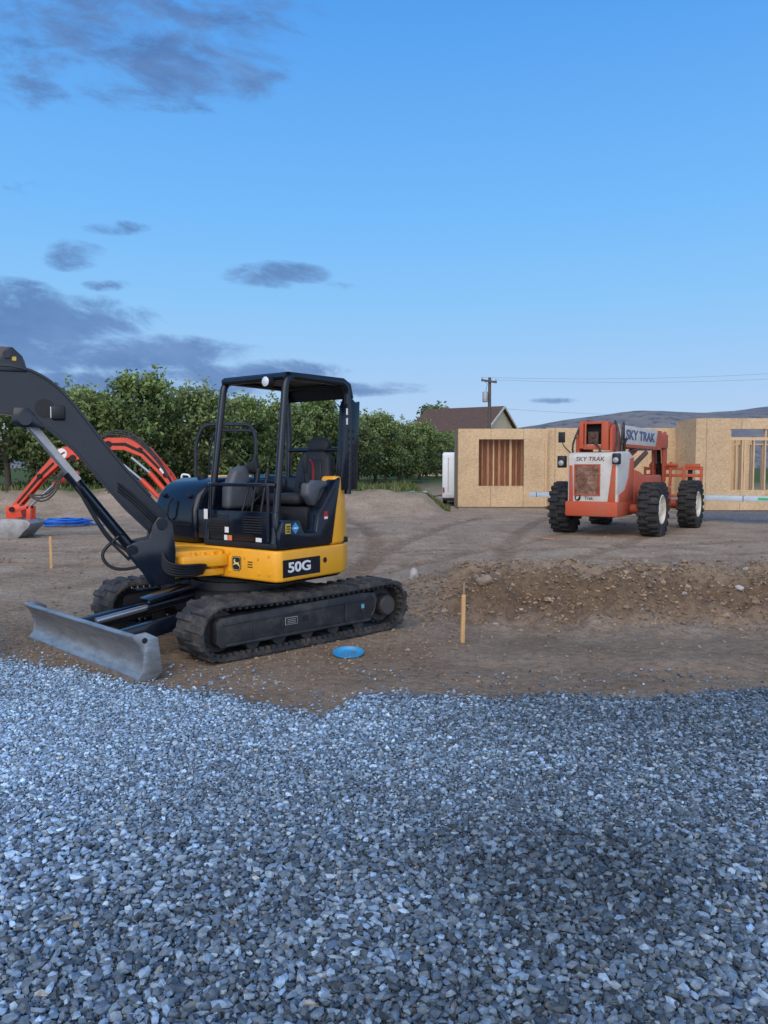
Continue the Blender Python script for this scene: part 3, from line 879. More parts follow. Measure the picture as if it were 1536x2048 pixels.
for pts in ([(-.1, .86, 1.14), (-.05, .90, 1.25), (-.12, .90, 1.36), (-.24, .86, 1.38)], [(.1, .1, 1.1), (.12, .24, 1.2), (.0, .26, 1.3), (-.1, .24, 1.3)], [(.30, .22, .92), (.26, .30, 1.2), (.16, .26, 1.36), (.10, .2, 1.42)]):
    mb = MB(MH); mb.tube(fillet(pts, .06), .010, 6); mb.build('control_cable', m_blackmat, ex)

# decals, emblem and lettering
SX = Vector((-1, 0, 0)); UP = Vector((0, 0, 1)); FX = Vector((0, 1, 0))
def side(f, z, l=.9305): return MH @ frame((f, l, z), SX, UP)
def front(l, z, f=.4705): return MH @ frame((f, l, z), FX, UP)


def rect(M, w, h, name, mat, parent, d=.003, bev=0):
    mb = MB(M); mb.box(-w / 2, w / 2, -h / 2, h / 2, 0, d, bev); return mb.build(name, mat, parent)


rect(side(.172, .69), .47, .150, 'number_plate', m_black, body)
text('50G', .118, side(.205, .692, .9345), m_white, body, bold=.003, sx=1.42)
EL, EZ = .43, .71
em = MB(front(EL, EZ)); em.prism([(-.058, -.04), (-.035, -.064), (.035, -.064), (.058, -.04), (.058, .053), (.04, .064), (-.04, .064), (-.058, .053)], 0, .003, 'xy'); emo = em.build('emblem', m_dark, body)
loop = [(-.052, -.036), (-.031, -.058), (.031, -.058), (.052, -.036), (.052, .048), (.037, .058), (-.037, .058), (-.052, .048)]
em = MB(front(EL, EZ, .4735))
vs = [(x, y, .001) for x, y in loop] + [(x * .94, y * .94, .001) for x, y in loop]
em.add(vs, [(i, (i + 1) % 8, 8 + (i + 1) % 8, 8 + i) for i in range(8)]); em.build('emblem_border', m_emblem, emo)
deer = [(-.040, .018), (-.032, .026), (-.027, .027), (-.033, .043), (-.026, .035), (-.020, .044), (-.020, .030), (-.009, .040), (-.018, .024), (-.012, .014), (.004, .010), (.020, .012), (.030, .020), (.028, .008), (.030, -.002), (.042, -.018), (.046, -.038), (.037, -.021), (.020, -.011), (.008, -.005), (-.008, -.004), (-.016, -.010), (-.034, -.009), (-.042, -.022), (-.040, -.004), (-.024, -.001), (-.026, .010), (-.030, .016)]
em = MB(front(EL, EZ - .002, .4737)); em.prism(deer, 0, .0012, 'xy'); em.build('emblem_deer', m_emblem, emo)
for k in range(3):
    rect(front(.60, .690 + k * .022), .06, .009, 'vent_slot', m_dark, body, .002)
for l, z in ((.34, .80), (.34, .64), (.83, .80), (.83, .64), (.53, .77), (.70, .77), (.71, .64)):
    mb = MB(MH); mb.cyl((.469, l, z), (.478, l, z), .014, n=8); mb.build('bolt', m_yellow, body)
mb = MB(MH); mb.cyl((-.13, .929, .72), (-.13, .935, .72), .024, n=18); mb.build('plug', m_dark, body)
rect(front(.30, 1.0, .4625), .05, .05, 'decal', m_white, ex)
rect(front(.02, 1.13, .4605), .05, .09, 'decal', m_white, ex)
rect(front(.34, .93, .4605), .05, .045, 'decal', m_decalora, ex); rect(front(.285, .93, .4605), .04, .045, 'decal', m_white, ex)
rect(front(.70, .93, .4605), .07, .035, 'decal', m_white, ex)
d1 = rect(side(.345, 1.03, .9328), .06, .085, 'decal', m_decalyel, ex)
for k in range(3): rect(side(.345, 1.005 + k * .022, .9362), .044, .010, 'decal_print', m_dark, d1)
dm = MB(side(.255, 1.03, .9328) @ Matrix.Rotation(R(45), 4, 'Z')); dm.box(-.035, .035, -.035, .035, 0, .003); d2 = dm.build('decal', m_decalblue, ex)
rect(side(.255, 1.03, .9362), .045, .012, 'decal_print', m_white, d2)
d3 = rect(side(-.14, 1.12, .9328), .055, .075, 'decal', m_red, ex); rect(side(-.14, 1.10, .9362), .042, .02, 'decal_print', m_white, d3)
for k in range(2): rect(MH @ frame((-.50, .8865, 1.98 + .09 * k), SX, UP), .022, .06, 'decal', m_white, ex)

# boom assembly
mb = MB(MBm)
mb.cyl((0, 0, .56), (0, 0, .90), .09, n=24)
pl = [(-.10, .57), (.10, .56), (.16, .67), (.27, .81), (.285, .90), (.21, .93), (.10, .95), (.075, 1.07), (.03, 1.135), (-.045, 1.135), (-.09, 1.07), (-.11, .85)]
for y in (.155, -.155): mb.prism(pl, y - .022, y + .022, 'xz', .006)
mb.box(-.10, .07, -.14, .14, .58, .80, .02)
mb.cyl((0, -.20, 1.08), (0, .20, 1.08), .048, n=20); mb.cyl((.24, -.20, .87), (.24, .20, .87), .04, n=18)
swing = mb.build('swing_bracket', m_black, ex)
topl = [(-.06, 1.14), (.08, 1.31), (.28, 1.545), (.476, 1.80), (.60, 1.975), (.66, 2.055), (.72, 2.13), (.78, 2.192), (.84, 2.242), (.90, 2.280), (.97, 2.314), (1.04, 2.334), (1.12, 2.345), (1.25, 2.345), (1.6, 2.29), (2.2, 2.06), (2.27, 2.0)]
botl = [(2.22, 1.90), (1.6, 1.98), (1.25, 1.99), (1.10, 1.972), (.97, 1.93), (.86, 1.862), (.67, 1.69), (.476, 1.45), (.28, 1.205), (.09, 1.01), (.0, 1.0), (-.07, 1.05)]
mb = MB(MBm); mb.prism(topl + botl, -.105, .105, 'xz', .004, 1)
boom = mb.build('boom', m_black, ex, sharp=20)


def strip(line, off, w, y0, y1, nm):
    pts = [Vector(p) for p in line]; up_, lo_ = [], []
    for i, p in enumerate(pts):
        t_ = (pts[min(i + 1, len(pts) - 1)] - pts[max(i - 1, 0)]).normalized(); nr = Vector((-t_.y, t_.x))
        up_.append(tuple(p + nr * off)); lo_.append(tuple(p + nr * (off - w)))
    mb = MB(MBm); mb.prism(up_ + lo_[::-1], y0, y1, 'xz', .004, 2); mb.build(nm, m_black, boom, sharp=20)


strip(topl[1:-1], .010, .022, -.125, .125, 'top_flange')
strip(botl[1:-2][::-1], .012, .022, -.125, .125, 'bottom_flange')
mb = MB(MBm)
for y in (.10, -.10): mb.prism([(1.0, 2.30), (1.03, 2.42), (1.10, 2.49), (1.20, 2.49), (1.26, 2.42), (1.32, 2.30)], y - .02, y + .02, 'xz', .005)
mb.cyl((1.14, -.14, 2.43), (1.14, .14, 2.43), .03, n=16)
bk = mb.build('cylinder_bracket', m_black, boom)
rect(MBm @ frame((1.09, .121, 2.40), SX, UP), .03, .03, 'decal', m_decalyel, boom)
mb = MB(MBm); mb.cyl((1.02, -.17, 1.93), (1.02, .17, 1.93), .05, n=20)
for y in (.13, -.13): mb.prism([(.88, 1.86), (1.0, 2.02), (1.1, 2.02), (1.12, 1.90), (1.04, 1.86), (.97, 1.87)], y - .018, y + .018, 'xz', .005)
mb.build('cylinder_mount', m_black, boom)
mb = MB(MBm); mb.cyl((.24, 0, .87), (.70, 0, 1.48), .046, n=20); mb.cyl((.675, 0, 1.45), (.72, 0, 1.51), .052, n=20); mb.tube(fillet([(.30, .06, .99), (.33, .075, 1.0), (.62, .075, 1.39), (.62, .05, 1.41)], .02), .010, 6)
cylo = mb.build('boom_cylinder', m_black, ex)
mb = MB(MBm); mb.cyl((.71, 0, 1.50), (1.02, 0, 1.91), .028, n=18); mb.build('cylinder_rod', m_chrome, cylo)
mb = MB(MBm); mb.prism([(.62, 1.46), (.655, 1.43), (.98, 1.86), (.95, 1.90)], .062, .068, 'xz'); mb.build('cylinder_guard', m_galv, cylo)
for k in range(3):
    mb = MB(MBm); o = .030 * k
    mb.tube(fillet([(-.05, .12, .98 + o), (.12, .14 + .0, 1.16 + o), (.24, .122, 1.28 + o), (.34, .118, 1.36 + o)], .1), .011, 8); mb.build('boom_hose', m_blackmat, ex)
for pts, rr in (([(.34, .1, .98), (.50, .12, .84), (.40, .14, .70), (.16, .16, .72), (.05, .14, .85)], .014), ([(.60, .09, 1.30), (.44, .10, 1.0), (.34, .1, .90), (.2, .12, .80)], .012), ([(.66, .09, 1.40), (.52, .11, 1.12), (.42, .11, .95), (.26, .13, .78)], .012)):
    mb = MB(MBm); mb.tube(fillet(pts, .12), rr, 8); mb.build('boom_hose', m_blackmat, ex)
mb = MB(MBm); mb.box(.73, .83, .12, .20, 1.93, 2.04, .012); lm = mb.build('work_lamp', m_blackmat, ex)
mb = MB(MBm); mb.box(.83, .838, .13, .19, 1.94, 2.03, .003); mb.build('lens', m_lens, lm)
for (r_, z_, rad) in ((.88, 2.02, .075), (.98, 1.96, .03), (.10, 1.12, .03)):
    mb = MB(MBm); mb.cyl((r_, .103, z_), (r_, .114, z_), rad, n=24); mb.build('pin_boss', m_blackmat, boom)
# arm and bucket beyond the left edge
mb = MB(MBm); mb.prism([(2.05, 2.30), (2.16, 2.34), (2.30, 2.05), (2.22, 1.85), (2.0, .72), (1.90, .72), (2.06, 1.88)], -.09, .09, 'xz', .012); mb.build('dipper_arm', m_black, ex)
mb = MB(MBm); mb.cyl((1.14, 0, 2.43), (1.72, 0, 2.39), .05, n=16); mb.cyl((1.72, 0, 2.39), (2.1, 0, 2.31), .03, n=12); mb.build('arm_cylinder', m_black, ex)
mb = MB(MBm); mb.prism([(2.02, .80), (2.12, .55), (2.10, .30), (1.92, .10), (1.62, .02), (1.60, .05), (1.90, .15), (2.05, .32), (2.06, .54), (1.80, .66), (1.82, .78)], -.3, .3, 'xz', .01); mb.build('digging_bucket', m_steel, ex)

# ------------------------------------------------------------------ telehandler
tel = thing('telehandler', 'faded orange and white telehandler with rusty grille facing the camera', 'telehandler', TEL, math.atan2(TEL_F.y, TEL_F.x))
mb = MB()
mb.box(-2.2, 1.9, -.42, .50, .52, .95, .05)
mb.box(-1.25, 1.5, -.46, .02, .9, 1.36, .06)
mb.prism([(-1.3, .6), (-1.3, 1.50), (-.9, 1.46), (.3, 1.22), (1.7, 1.1), (1.95, .8), (1.9, .6)], -.50, -.40, 'xz', .02)
mb.prism([(-1.3, .6), (-1.3, 1.50), (-.9, 1.46), (.3, 1.22), (1.7, 1.1), (1.95, .8), (1.9, .6)], .52, .62, 'xz', .02)
mb.build('chassis', m_orange, tel)
mb = MB(); mb.prism([(-2.56, .74), (-2.56, 1.80), (-2.48, 1.88), (-1.6, 1.92), (-1.25, 1.80), (-1.22, .74)], -.46, .66, 'xz', .045, 3)
hood = mb.build('engine_hood', m_tele_white, tel)
mb = MB(); mb.box(-2.60, -1.3, -.485, .705, .46, .80, .04); mb.build('bumper', m_orange, tel)
mb = MB(); mb.prism([(-2.45, .74), (-2.45, .95), (-2.0, 1.05), (-1.7, 1.35), (-1.6, 1.75), (-1.3, 1.78), (-1.22, .74)], -.476, -.459, 'xz', .004); mb.build('side_stripe', m_orange, hood)
for pl_ in ([(-.42, .80), (-.25, .80), (-.30, 1.2), (-.34, 1.60), (-.42, 1.60)], [(.62, .80), (.52, .80), (.535, 1.2), (.55, 1.6), (.62, 1.6)]):
    mb = MB(); mb.prism(pl_, -2.567, -2.559, 'yz', .002); mb.build('corner_stripe', m_orange, hood)
mb = MB(); mb.box(-2.575, -2.558, -.06, .48, .95, 1.60, .004); gr = mb.build('grille', m_grille, hood)
mb = MB()
for k in range(1, 6): mb.box(-2.581, -2.574, -.06, .48, .95 + k * .109 - .006, .95 + k * .109 + .006)
for k in range(1, 4): mb.box(-2.583, -2.5815, -.06 + k * .135 - .005, -.06 + k * .135 + .005, .95, 1.60)
mb.build('grille_bars', m_grille, gr)
mb = MB()
for y0, y1, z0, z1 in ((-.085, -.06, .925, 1.625), (.48, .505, .925, 1.625), (-.06, .48, .925, .95), (-.06, .48, 1.60, 1.625)): mb.box(-2.582, -2.557, y0, y1, z0, z1, .003)
mb.build('grille_frame', m_orange, gr)
for (y, z, w, h) in ((.80, 1.68, .18, .27), (-.43, 1.74, .16, .24)):
    mb = MB(); mb.box(-2.62, -2.46, y - w / 2, y + w / 2, z - h / 2, z + h / 2, .02); hl = mb.build('headlight', m_blackmat, tel)
    mb = MB(); mb.lathe([(0, .012), (.05, .008), (.062, 0)], 18, M=frame((-2.621, y, z - .03), (0, -1, 0), (0, 0, 1))); mb.build('lens', m_galv, hl)
TX = (0, -1, 0)
text('SKY TRAK', .135, frame((-2.562, .155, 1.735), TX, UP), m_letter, hood, shear=.15, sx=1.05, ext=.002, bold=.001)
text('Trak', .10, frame((-2.562, .17, .865), TX, UP), m_dark, hood, bold=.001, ext=.002)
mb = MB()
mb.lathe([(.045, 0), (.07, 0), (.07, .004), (.045, .004)], 20, M=frame((-2.564, .42, .875), TX, UP), closed=True)
mb.prism([(-.01, -.05), (.06, .06), (.075, .05), (.015, -.055)], .0, .004, 'xy', M=frame((-2.565, .42, .875), TX, UP)); mb.build('emblem', m_dark, hood)
# boom
for y in (-.17, .57):
    mb = MB(); mb.prism([(-2.12, 1.60), (-2.12, 2.42), (-1.95, 2.52), (-1.60, 2.50), (-1.15, 1.9), (-1.05, 1.3), (-1.9, 1.3)], y - .025, y + .025, 'xz', .012); mb.build('boom_tower', m_orange, tel)
mb = MB()
z0, z1, y0, y1 = 2.04, 2.56, -.10, .50
mb.box(-2.15, 2.9, y0, y0 + .03, z0, z1, .006); mb.box(-2.15, 2.9, y1 - .03, y1, z0, z1, .006)
mb.box(-2.15, 2.9, y0 + .03, y1 - .03, z1 - .03, z1, .004); mb.box(-2.15, 2.9, y0 + .03, y1 - .03, z0, z0 + .03, .004)
bm_ = mb.build('boom', m_tele_white, tel)
mb = MB()
mb.box(-2.20, -1.95, y0 - .03, y0 + .12, z0 - .10, z1 + .03, .01); mb.box(-2.20, -1.95, y1 - .07, y1 + .03, z0 - .06, z1 + .03, .01)
mb.box(-2.20, -1.95, y0 + .12, y1 - .07, z1 - .03, z1 + .03, .008); mb.box(-2.20, -1.95, y0 + .12, y1 - .07, z0 - .08, z0 + .02, .008)
mb.build('boom_collar', m_orange, bm_)
mb = MB(); mb.box(-2.0, -1.96, y0 + .03, y1 - .03, z0 + .03, z1 - .03); mb.build('boom_opening_shade', m_dark, bm_)  # dark inset plate stands in for the shade inside the hollow boom
m_rust = pmat('rusty_steel', (.09, .045, .03), (.05, .03, .025), scale=9, rough=.8)
mb = MB(); mb.box(-2.14, -2.04, .11, .34, 2.08, 2.36, .01); mb.build('chain_block', m_rust, bm_)
mb = MB(); mb.cyl((-2.18, .22, 2.28), (-2.0, .22, 2.28), .06, n=14); mb.build('boom_pin', m_rust, bm_)
mb = MB(); mb.box(-2.215, -2.195, .36, .40, 1.96, 2.6, .004); mb.build('guard_strap', m_orange, bm_)
mb = MB(); mb.prism([(-1.95, 2.04), (-1.95, 2.56), (-1.55, 2.56), (-1.2, 2.30), (-.9, 2.04)], y0 - .008, y0 - .002, 'xz'); mb.build('boom_stripe', m_orange, bm_)
mb = MB(); mb.prism([(2.25, 2.12), (2.5, 2.56), (2.9, 2.56), (2.9, 2.12)], y0 - .008, y0 - .002, 'xz'); mb.build('boom_stripe', m_orange, bm_)
mb = MB(); mb.box(-.90, 2.9, y0 - .007, y0 - .002, 2.04, 2.115); mb.build('boom_stripe', m_orange, bm_)
SM = lambda dx, dz, o: frame((.72 + dx, y0 - .010 - o, 2.335 + dz), (1, 0, 0), UP)
text('SKY TRAK', .33, SM(0, 0, 0), m_navy, bm_, shear=.05, bold=.008, sx=1.85, ext=.002)
mb = MB(); mb.box(2.9, 4.0, -.04, .44, 2.10, 2.50, .02); mb.build('inner_boom', m_orange, tel)
for y in (.06, .34):
    mb = MB(); mb.prism([(3.7, 2.55), (4.05, 2.60), (4.2, 2.45), (4.22, 1.9), (4.1, 1.2), (3.95, .95), (3.85, 1.3), (3.75, 1.9)], y - .03, y + .03, 'xz', .012); mb.build('boom_head', m_orange, tel)
mb = MB(); mb.cyl((3.86, .2, 2.35), (4.05, .2, 1.25), .06, n=12); mb.build('tilt_cylinder', m_dark, tel)
mb = MB()
for z in (1.52, 1.32, .72): mb.box(4.12, 4.2, -.98, .68, z - .045, z + .045, .012)
for y in (-.94, -.45, .15, .64): mb.box(4.10, 4.18, y - .035, y + .035, .62, 1.58, .01)
mb.box(4.12, 4.2, -.9, -.5, 1.52, 1.66, .01)
mb.cyl((4.1, -.3, 1.62), (4.1, .5, 1.62), .05, n=12); mb.prism([(4.0, 1.0), (4.12, 1.72), (4.22, 1.72), (4.16, 1.0)], -.12, -.06, 'xz', .008); mb.prism([(4.0, 1.0), (4.12, 1.72), (4.22, 1.72), (4.16, 1.0)], .42, .48, 'xz', .008)
mb.build('fork_carriage', m_orange, tel)
for y in (-.62, .36):
    mb = MB(); mb.prism([(4.21, .52), (5.35, .545), (5.35, .565), (4.27, .585), (4.27, 1.55), (4.21, 1.55)], y - .06, y + .06, 'xz', .006); mb.build('fork', m_dark, tel)
hz = [[(-1.7, -.22 - .02 * k, 1.5), (-1.55, -.26, 2.2 + .06 * k), (-1.2, -.2, 2.66), (-.95, -.13, 2.5 - .05 * k), (-.85, -.12, 2.1)] for k in range(4)]
hz.append([(-2.1, -.2, 1.75), (-1.9, -.26, 2.1), (-1.85, -.24, 2.5), (-1.6, -.1, 2.64), (-1.2, .0, 2.6)])
hz.append([(-1.3, -.2, 1.6), (-1.2, -.3, 1.9), (-.6, -.22, 1.95), (.4, -.16, 2.0), (1.6, -.14, 2.02)])
hz.append([(-2.3, .0, 1.88), (-2.32, .02, 2.0), (-2.2, .15, 2.08), (-2.05, .3, 2.2)])
hz.append([(-2.2, .62, 1.7), (-2.25, .68, 2.0), (-2.2, .60, 2.3), (-2.0, .5, 2.62), (-1.2, .4, 2.62)])
for pts in hz:
    mb = MB(); mb.tube(fillet(pts, .25), .024, 6); mb.build('hydraulic_hose', m_rubber, tel)
mb = MB(); mb.cyl((-1.2, .2, 1.4), (1.2, .2, 2.0), .09, n=16); mb.build('lift_cylinder', m_orange, tel)
mb = MB(); mb.cyl((-1.1, -.28, 1.45), (.6, -.26, 1.92), .06, n=14); mb.build('slave_cylinder', m_rust, tel)
mb = MB(); mb.cyl((1.2, .2, 2.0), (1.7, .2, 2.1), .05, n=12); mb.build('cylinder_rod', m_chrome, tel)
mb = MB(); mb.box(-.55, .55, -.92, -.50, .62, 1.08, .05); mb.build('fuel_tank', m_orange, tel)
mb = MB(); mb.box(-.9, -.62, -.80, -.50, .60, .66, .01); mb.box(-.9, -.62, -.78, -.50, .95, 1.0, .01); mb.build('step', m_dark, tel)
mb = MB(); mb.tube(fillet([(-1.5, -.30, 1.88), (-1.5, -.30, 2.12), (-1.42, -.32, 2.2)], .05), .035, 10); mb.build('exhaust_pipe', m_dark, tel)
mb = MB(); mb.tube(fillet([(-2.3, .66, 1.85), (-2.3, .86, 2.05), (-2.3, .90, 2.2)], .05), .012, 6); mb.box(-2.32, -2.29, .82, .98, 2.12, 2.36, .01); mb.build('mirror', m_blackmat, tel)
mb = MB()
for x in (-.5, .7):
    for y in (.58, 1.15): mb.tube([(x, y, .9), (x, y, 2.30)], .03, 8)
mb.box(-.55, .75, .54, 1.19, 2.28, 2.34, .02); mb.box(-.55, .75, .54, 1.19, .72, .95, .03)
mb.build('cab_frame', m_orange, tel)
mb = MB(); mb.box(-.40, .05, .66, 1.06, .95, 1.15, .04); mb.box(-.45, -.32, .66, 1.06, 1.15, 1.65, .04); mb.build('seat', m_seat, tel)
FA = 1.62
for x in (-1.5, FA):
    mb = MB(); mb.cyl((x, -1.0, .60), (x, 1.0, .60), .11, n=16); mb.box(x - .2, x + .2, -.18, .24, .42, .78, .06); mb.build('axle', m_orange, tel)


def tyre_mesh(r=.60, w=.40):
    mb = MB()
    prof = [(.31, -.17), (.36, -.20), (.45, -.215), (.53, -.205), (.565, -.18), (.575, -.1), (.575, .1), (.565, .18), (.53, .205), (.45, .215), (.36, .20), (.31, .17)]
    mb.lathe(prof, 40, closed=True)
    n = 20
    for k in range(n):
        for h in (0, 1):
            a = 2 * PI * (k + .5 * h) / n
            ya, yb_ = ((-.225, .03) if h else (-.03, .225))
            M = Matrix.Rotation(a, 4, 'Z')
            mb.prism([(.54, -.055), (.618, -.038), (.618, .038), (.54, .055)], ya, yb_, 'xy', .008, 1, M=M)
            e = -.2 if h else .2
            mb.prism([(.44, -.03), (.60, -.04), (.60, .04), (.44, .03)], min(e, e * 1.13), max(e, e * 1.13), 'xy', .004, 1, M=M)
    return mb


def wheel(x, y, sd):
    M = Matrix.Translation((x, y, .605)) @ Matrix.Rotation(R(-90 * sd), 4, 'X')
    mb = tyre_mesh(); mb.v = [M @ v for v in mb.v]
    w = mb.build('wheel', m_tyre, tel)
    rm = MB(M); rm.lathe([(.335, -.18), (.335, .19), (.31, .205), (.295, .17), (.27, .11), (.17, .10), (.15, .15), (.12, .18), (0, .185)], 32)
    rm.build('rim', m_cream, w)
    for k in range(8):
        a = 2 * PI * k / 8; nb = MB(M); nb.cyl((.2 * math.cos(a), .2 * math.sin(a), .10), (.2 * math.cos(a), .2 * math.sin(a), .125), .018, n=6); nb.build('wheel_nut', m_dark, w)


wheel(-1.5, -.98, -1); wheel(-1.5, 1.08, 1); wheel(FA, -1.16, -1); wheel(FA, 1.16, 1)

# beam carried on the forks
bmT = Matrix.Translation(TEL) @ Matrix.Rotation(math.atan2(TEL_F.y, TEL_F.x), 4, 'Z')
beam = thing('lumber_bundle', 'long pale wrapped lumber bundle lying across the telehandler forks', 'lumber bundle', bmT @ Vector((4.75, 0, .588)), math.atan2(TEL_F.y, TEL_F.x))
mb = MB(); mb.box(-.22, .22, -4.2, 4.45, 0, .15, .01); mb.build('wrap', m_wrap, beam)
for y in (-3.6, -2.0, -.4, 1.2, 2.8, 4.2):
    mb = MB(); mb.box(-.223, .223, y - .01, y + .01, -.003, .153); mb.build('strap', m_dark, beam)
for y in (-2.9, -2.55, 3.4):
    mb = MB(); mb.box(-.2235, -.221, y - .16, y + .16, .04, .11); mb.build('printed_mark', m_green, beam)

# ------------------------------------------------------------------ framed house
fh = thing('framed_house', 'unfinished timber framed house clad in bare strand board sheathing', 'house under construction', (2.75, 28.9, 0))
MW = Matrix.Translation((-2.75, -28.9, 0))


def wallx(x0, x1, y, z0, z1, ops=(), th=.03):
    mb = MB(MW)
    ops = sorted(ops)
    cx_ = x0
    for (a, b, c, d) in ops:
        mb.box(cx_, a, y, y + th, z0, z1)
        if c > z0: mb.box(a, b, y, y + th, z0, c)
        if d < z1: mb.box(a, b, y, y + th, d, z1)
        cx_ = b
    mb.box(cx_, x1, y, y + th, z0, z1)
    return mb.build('sheathing', m_osb, fh)


def wally(x, y0, y1, z0, z1):
    mb = MB(MW); mb.box(x, x + .03, y0, y1, z0, z1); return mb.build('sheathing', m_osb, fh)


def stud(x, y, z0, z1, mat=m_stud, w=.045, d=.14):
    mb = MB(MW); mb.box(x - w / 2, x + w / 2, y, y + d, z0, z1); mb.build('stud', mat, fh)


def plate(x0, x1, y, z, mat=m_stud, h=.045, d=.14, nm='plate'):
    mb = MB(MW); mb.box(x0, x1, y, y + d, z, z + h); mb.build(nm, mat, fh)


m_conc = pmat('concrete', (.36, .35, .33), (.28, .27, .25), rough=.9)
for a in ((2.80, 6.05, 28.98, 30.25), (6.15, 17.5, 29.22, 36.85), (10.98, 17.5, 27.28, 29.2)):
    mb = MB(MW); mb.box(*a, -.1, .13); mb.build('foundation', m_conc, fh)
wallx(2.75, 6.10, 28.9, .08, 2.99, [(3.53, 5.21, .86, 2.60)])
wallx(6.10, 10.93, 29.12, .08, 3.03)
wallx(10.93, 17.6, 27.2, .05, 3.27, [(12.13, 15.2, .76, 2.90)])
wallx(2.785, 6.10, 30.3, .08, 2.99)
wally(2.75, 28.935, 30.33, .08, 2.99)
wally(6.07, 28.935, 29.115, .08, 2.99)
wally(6.11, 30.34, 36.9, .08, 2.99)
wally(10.93, 27.235, 29.10, .05, 3.27)
wallx(6.15, 17.6, 36.9, .08, 2.9, [(11.5, 13.0, .9, 2.2), (14.0, 16.5, .1, 2.2)])
for i in range(9): stud(3.50 + i * .215, 29.35, .14, 2.95, m_redstud if i % 3 else m_stud, .05 if i % 2 else .09)
plate(3.53, 5.21, 28.935, .815); plate(3.4, 5.4, 28.935, 2.60, h=.09, nm='header')
plate(3.3, 5.6, 29.35, 2.95, m_redstud)
mb = MB(MW); mb.box(3.2, 5.7, 29.62, 29.65, .13, 2.95); mb.build('inner_panel', m_redstud, fh)
plate(12.13, 15.2, 27.235, .715); plate(12.0, 15.3, 27.235, 2.90, h=.14, nm='header'); plate(12.13, 15.2, 27.24, 2.50, h=.11, nm='header')
for x in (12.16, 12.6, 12.68, 13.0, 13.4, 13.8, 14.2, 14.6, 15.17): stud(x, 27.245, .76, 2.50, m_stud, .06 if x < 13 else .045)
for x in (12.16, 13.4, 15.17): stud(x, 27.245, 2.61, 2.90)
for i in range(14): stud(11.1 + i * .45, 31.0, .14, 2.45, m_stud)
plate(11, 17.2, 31.0, 2.45); plate(11, 17.2, 31.0, .13)
for i in range(12): stud(11.2 + i * .5, 36.74, .14, 2.9)
plate(2.8, 6.05, 28.94, 2.945); plate(6.1, 10.9, 29.16, 2.985); plate(11, 17.5, 27.24, 3.225)
mb = MB(MW); mb.box(6.0, 6.06, 28.86, 28.895, .1, 2.5); mb.build('corner_board', m_stud, fh)

# ------------------------------------------------------------------ trailer
tr = thing('enclosed_trailer', 'white enclosed cargo trailer parked at the left end of the strand board wall', 'trailer', (3.56, 33.4, 0), R(-4.8))
mb = MB(); mb.box(-1.02, 1.02, -2.4, 2.4, .30, 2.16, .09, seg=3); tb = mb.build('box_body', m_trailer, tr)
mb = MB(); mb.box(-.93, .93, -2.425, -2.40, .42, 2.06, .01); dr = mb.build('rear_door', m_trailer, tr)
mb = MB(); mb.box(-.80, -.78, -2.445, -2.425, .55, 1.95); mb.build('door_bar', m_galv, dr)
mb = MB(); mb.box(-1.0, 1.0, -2.44, -2.3, .22, .32, .01); mb.build('rear_frame', m_dark, tr)
for x in (-.97, .97):
    mb = MB(); mb.box(x - .035, x + .035, -2.436, -2.398, .55, .75, .005); mb.build('tail_light', m_red, tr)
    for y in (-.4, .45):
        mb = MB(); mb.lathe([(.0, -.1), (.2, -.1), (.34, -.09), (.36, 0), (.34, .09), (.2, .1), (0, .1)], 24, M=Matrix.Translation((x * .95, y, .36)) @ Matrix.Rotation(R(90), 4, 'Y')); mb.build('wheel', m_tyre, tr)

# ------------------------------------------------------------------ orange backhoe
K = 17.2
def bp(u, v, dy=0): p = at(u, v, Y=K); return Vector((p.x, dy, p.z))
b0 = at(460, 935, Y=K).x
bh = thing('backhoe_tractor', 'bright orange backhoe with black roll bar half hidden behind the mini excavator', 'backhoe', (b0, K, 0))
MK = Matrix.Translation((-b0, 0, 0))


def thick(pts, ws):
    pts = [Vector((p.x, p.z)) for p in pts]
    n = len(pts); L_, R_ = [], []
    for i, p in enumerate(pts):
        t_ = (pts[min(i + 1, n - 1)] - pts[max(i - 1, 0)]).normalized(); nrm = Vector((-t_.y, t_.x))
        w = ws[i]
        L_.append(tuple(p + nrm * w / 2)); R_.append(tuple(p - nrm * w / 2))
    return L_ + R_[::-1]


bpts = [bp(372, 1005), bp(335, 950), bp(292, 904), bp(255, 888), bp(222, 888), bp(190, 898), bp(152, 916)]
for y in (-.14, .14):
    mb = MB(MK); mb.prism(thick(bpts, [.15, .18, .25, .28, .27, .19, .15]), y - .025, y + .025, 'xz', .006, 1); bbm = mb.build('boom_plate', m_kub, bh, sharp=20)
mb = MB(MK); mb.prism(thick(bpts, [.05, .08, .12, .14, .14, .09, .06]), -.112, .112, 'xz'); mb.build('boom_web', m_kub, bh, sharp=20)
rib = [bp(340, 955, 0), bp(292, 906, 0), bp(255, 889, 0), bp(224, 889, 0), bp(196, 897, 0)]
mb = MB(MK); mb.prism(thick(rib, [.05, .06, .07, .06, .05]), -.172, -.166, 'xz'); mb.build('boom_recess', m_dark, bh, sharp=20)
for du, dv in ((0, 4), (-16, 18)):
    cm_ = Matrix.Translation((.02, -.24, -.10))
    mb = MB(MK); mb.cyl(bp(352 + du, 990 + dv * .5), bp(304 + du, 932 + dv), .055, n=12, M=cm_); bcy = mb.build('boom_cylinder', m_kub, bh)
    mb = MB(MK); mb.cyl(bp(304 + du, 932 + dv), bp(268 + du, 902 + dv), .028, n=10, M=cm_); mb.build('cylinder_rod', m_chrome, bcy)
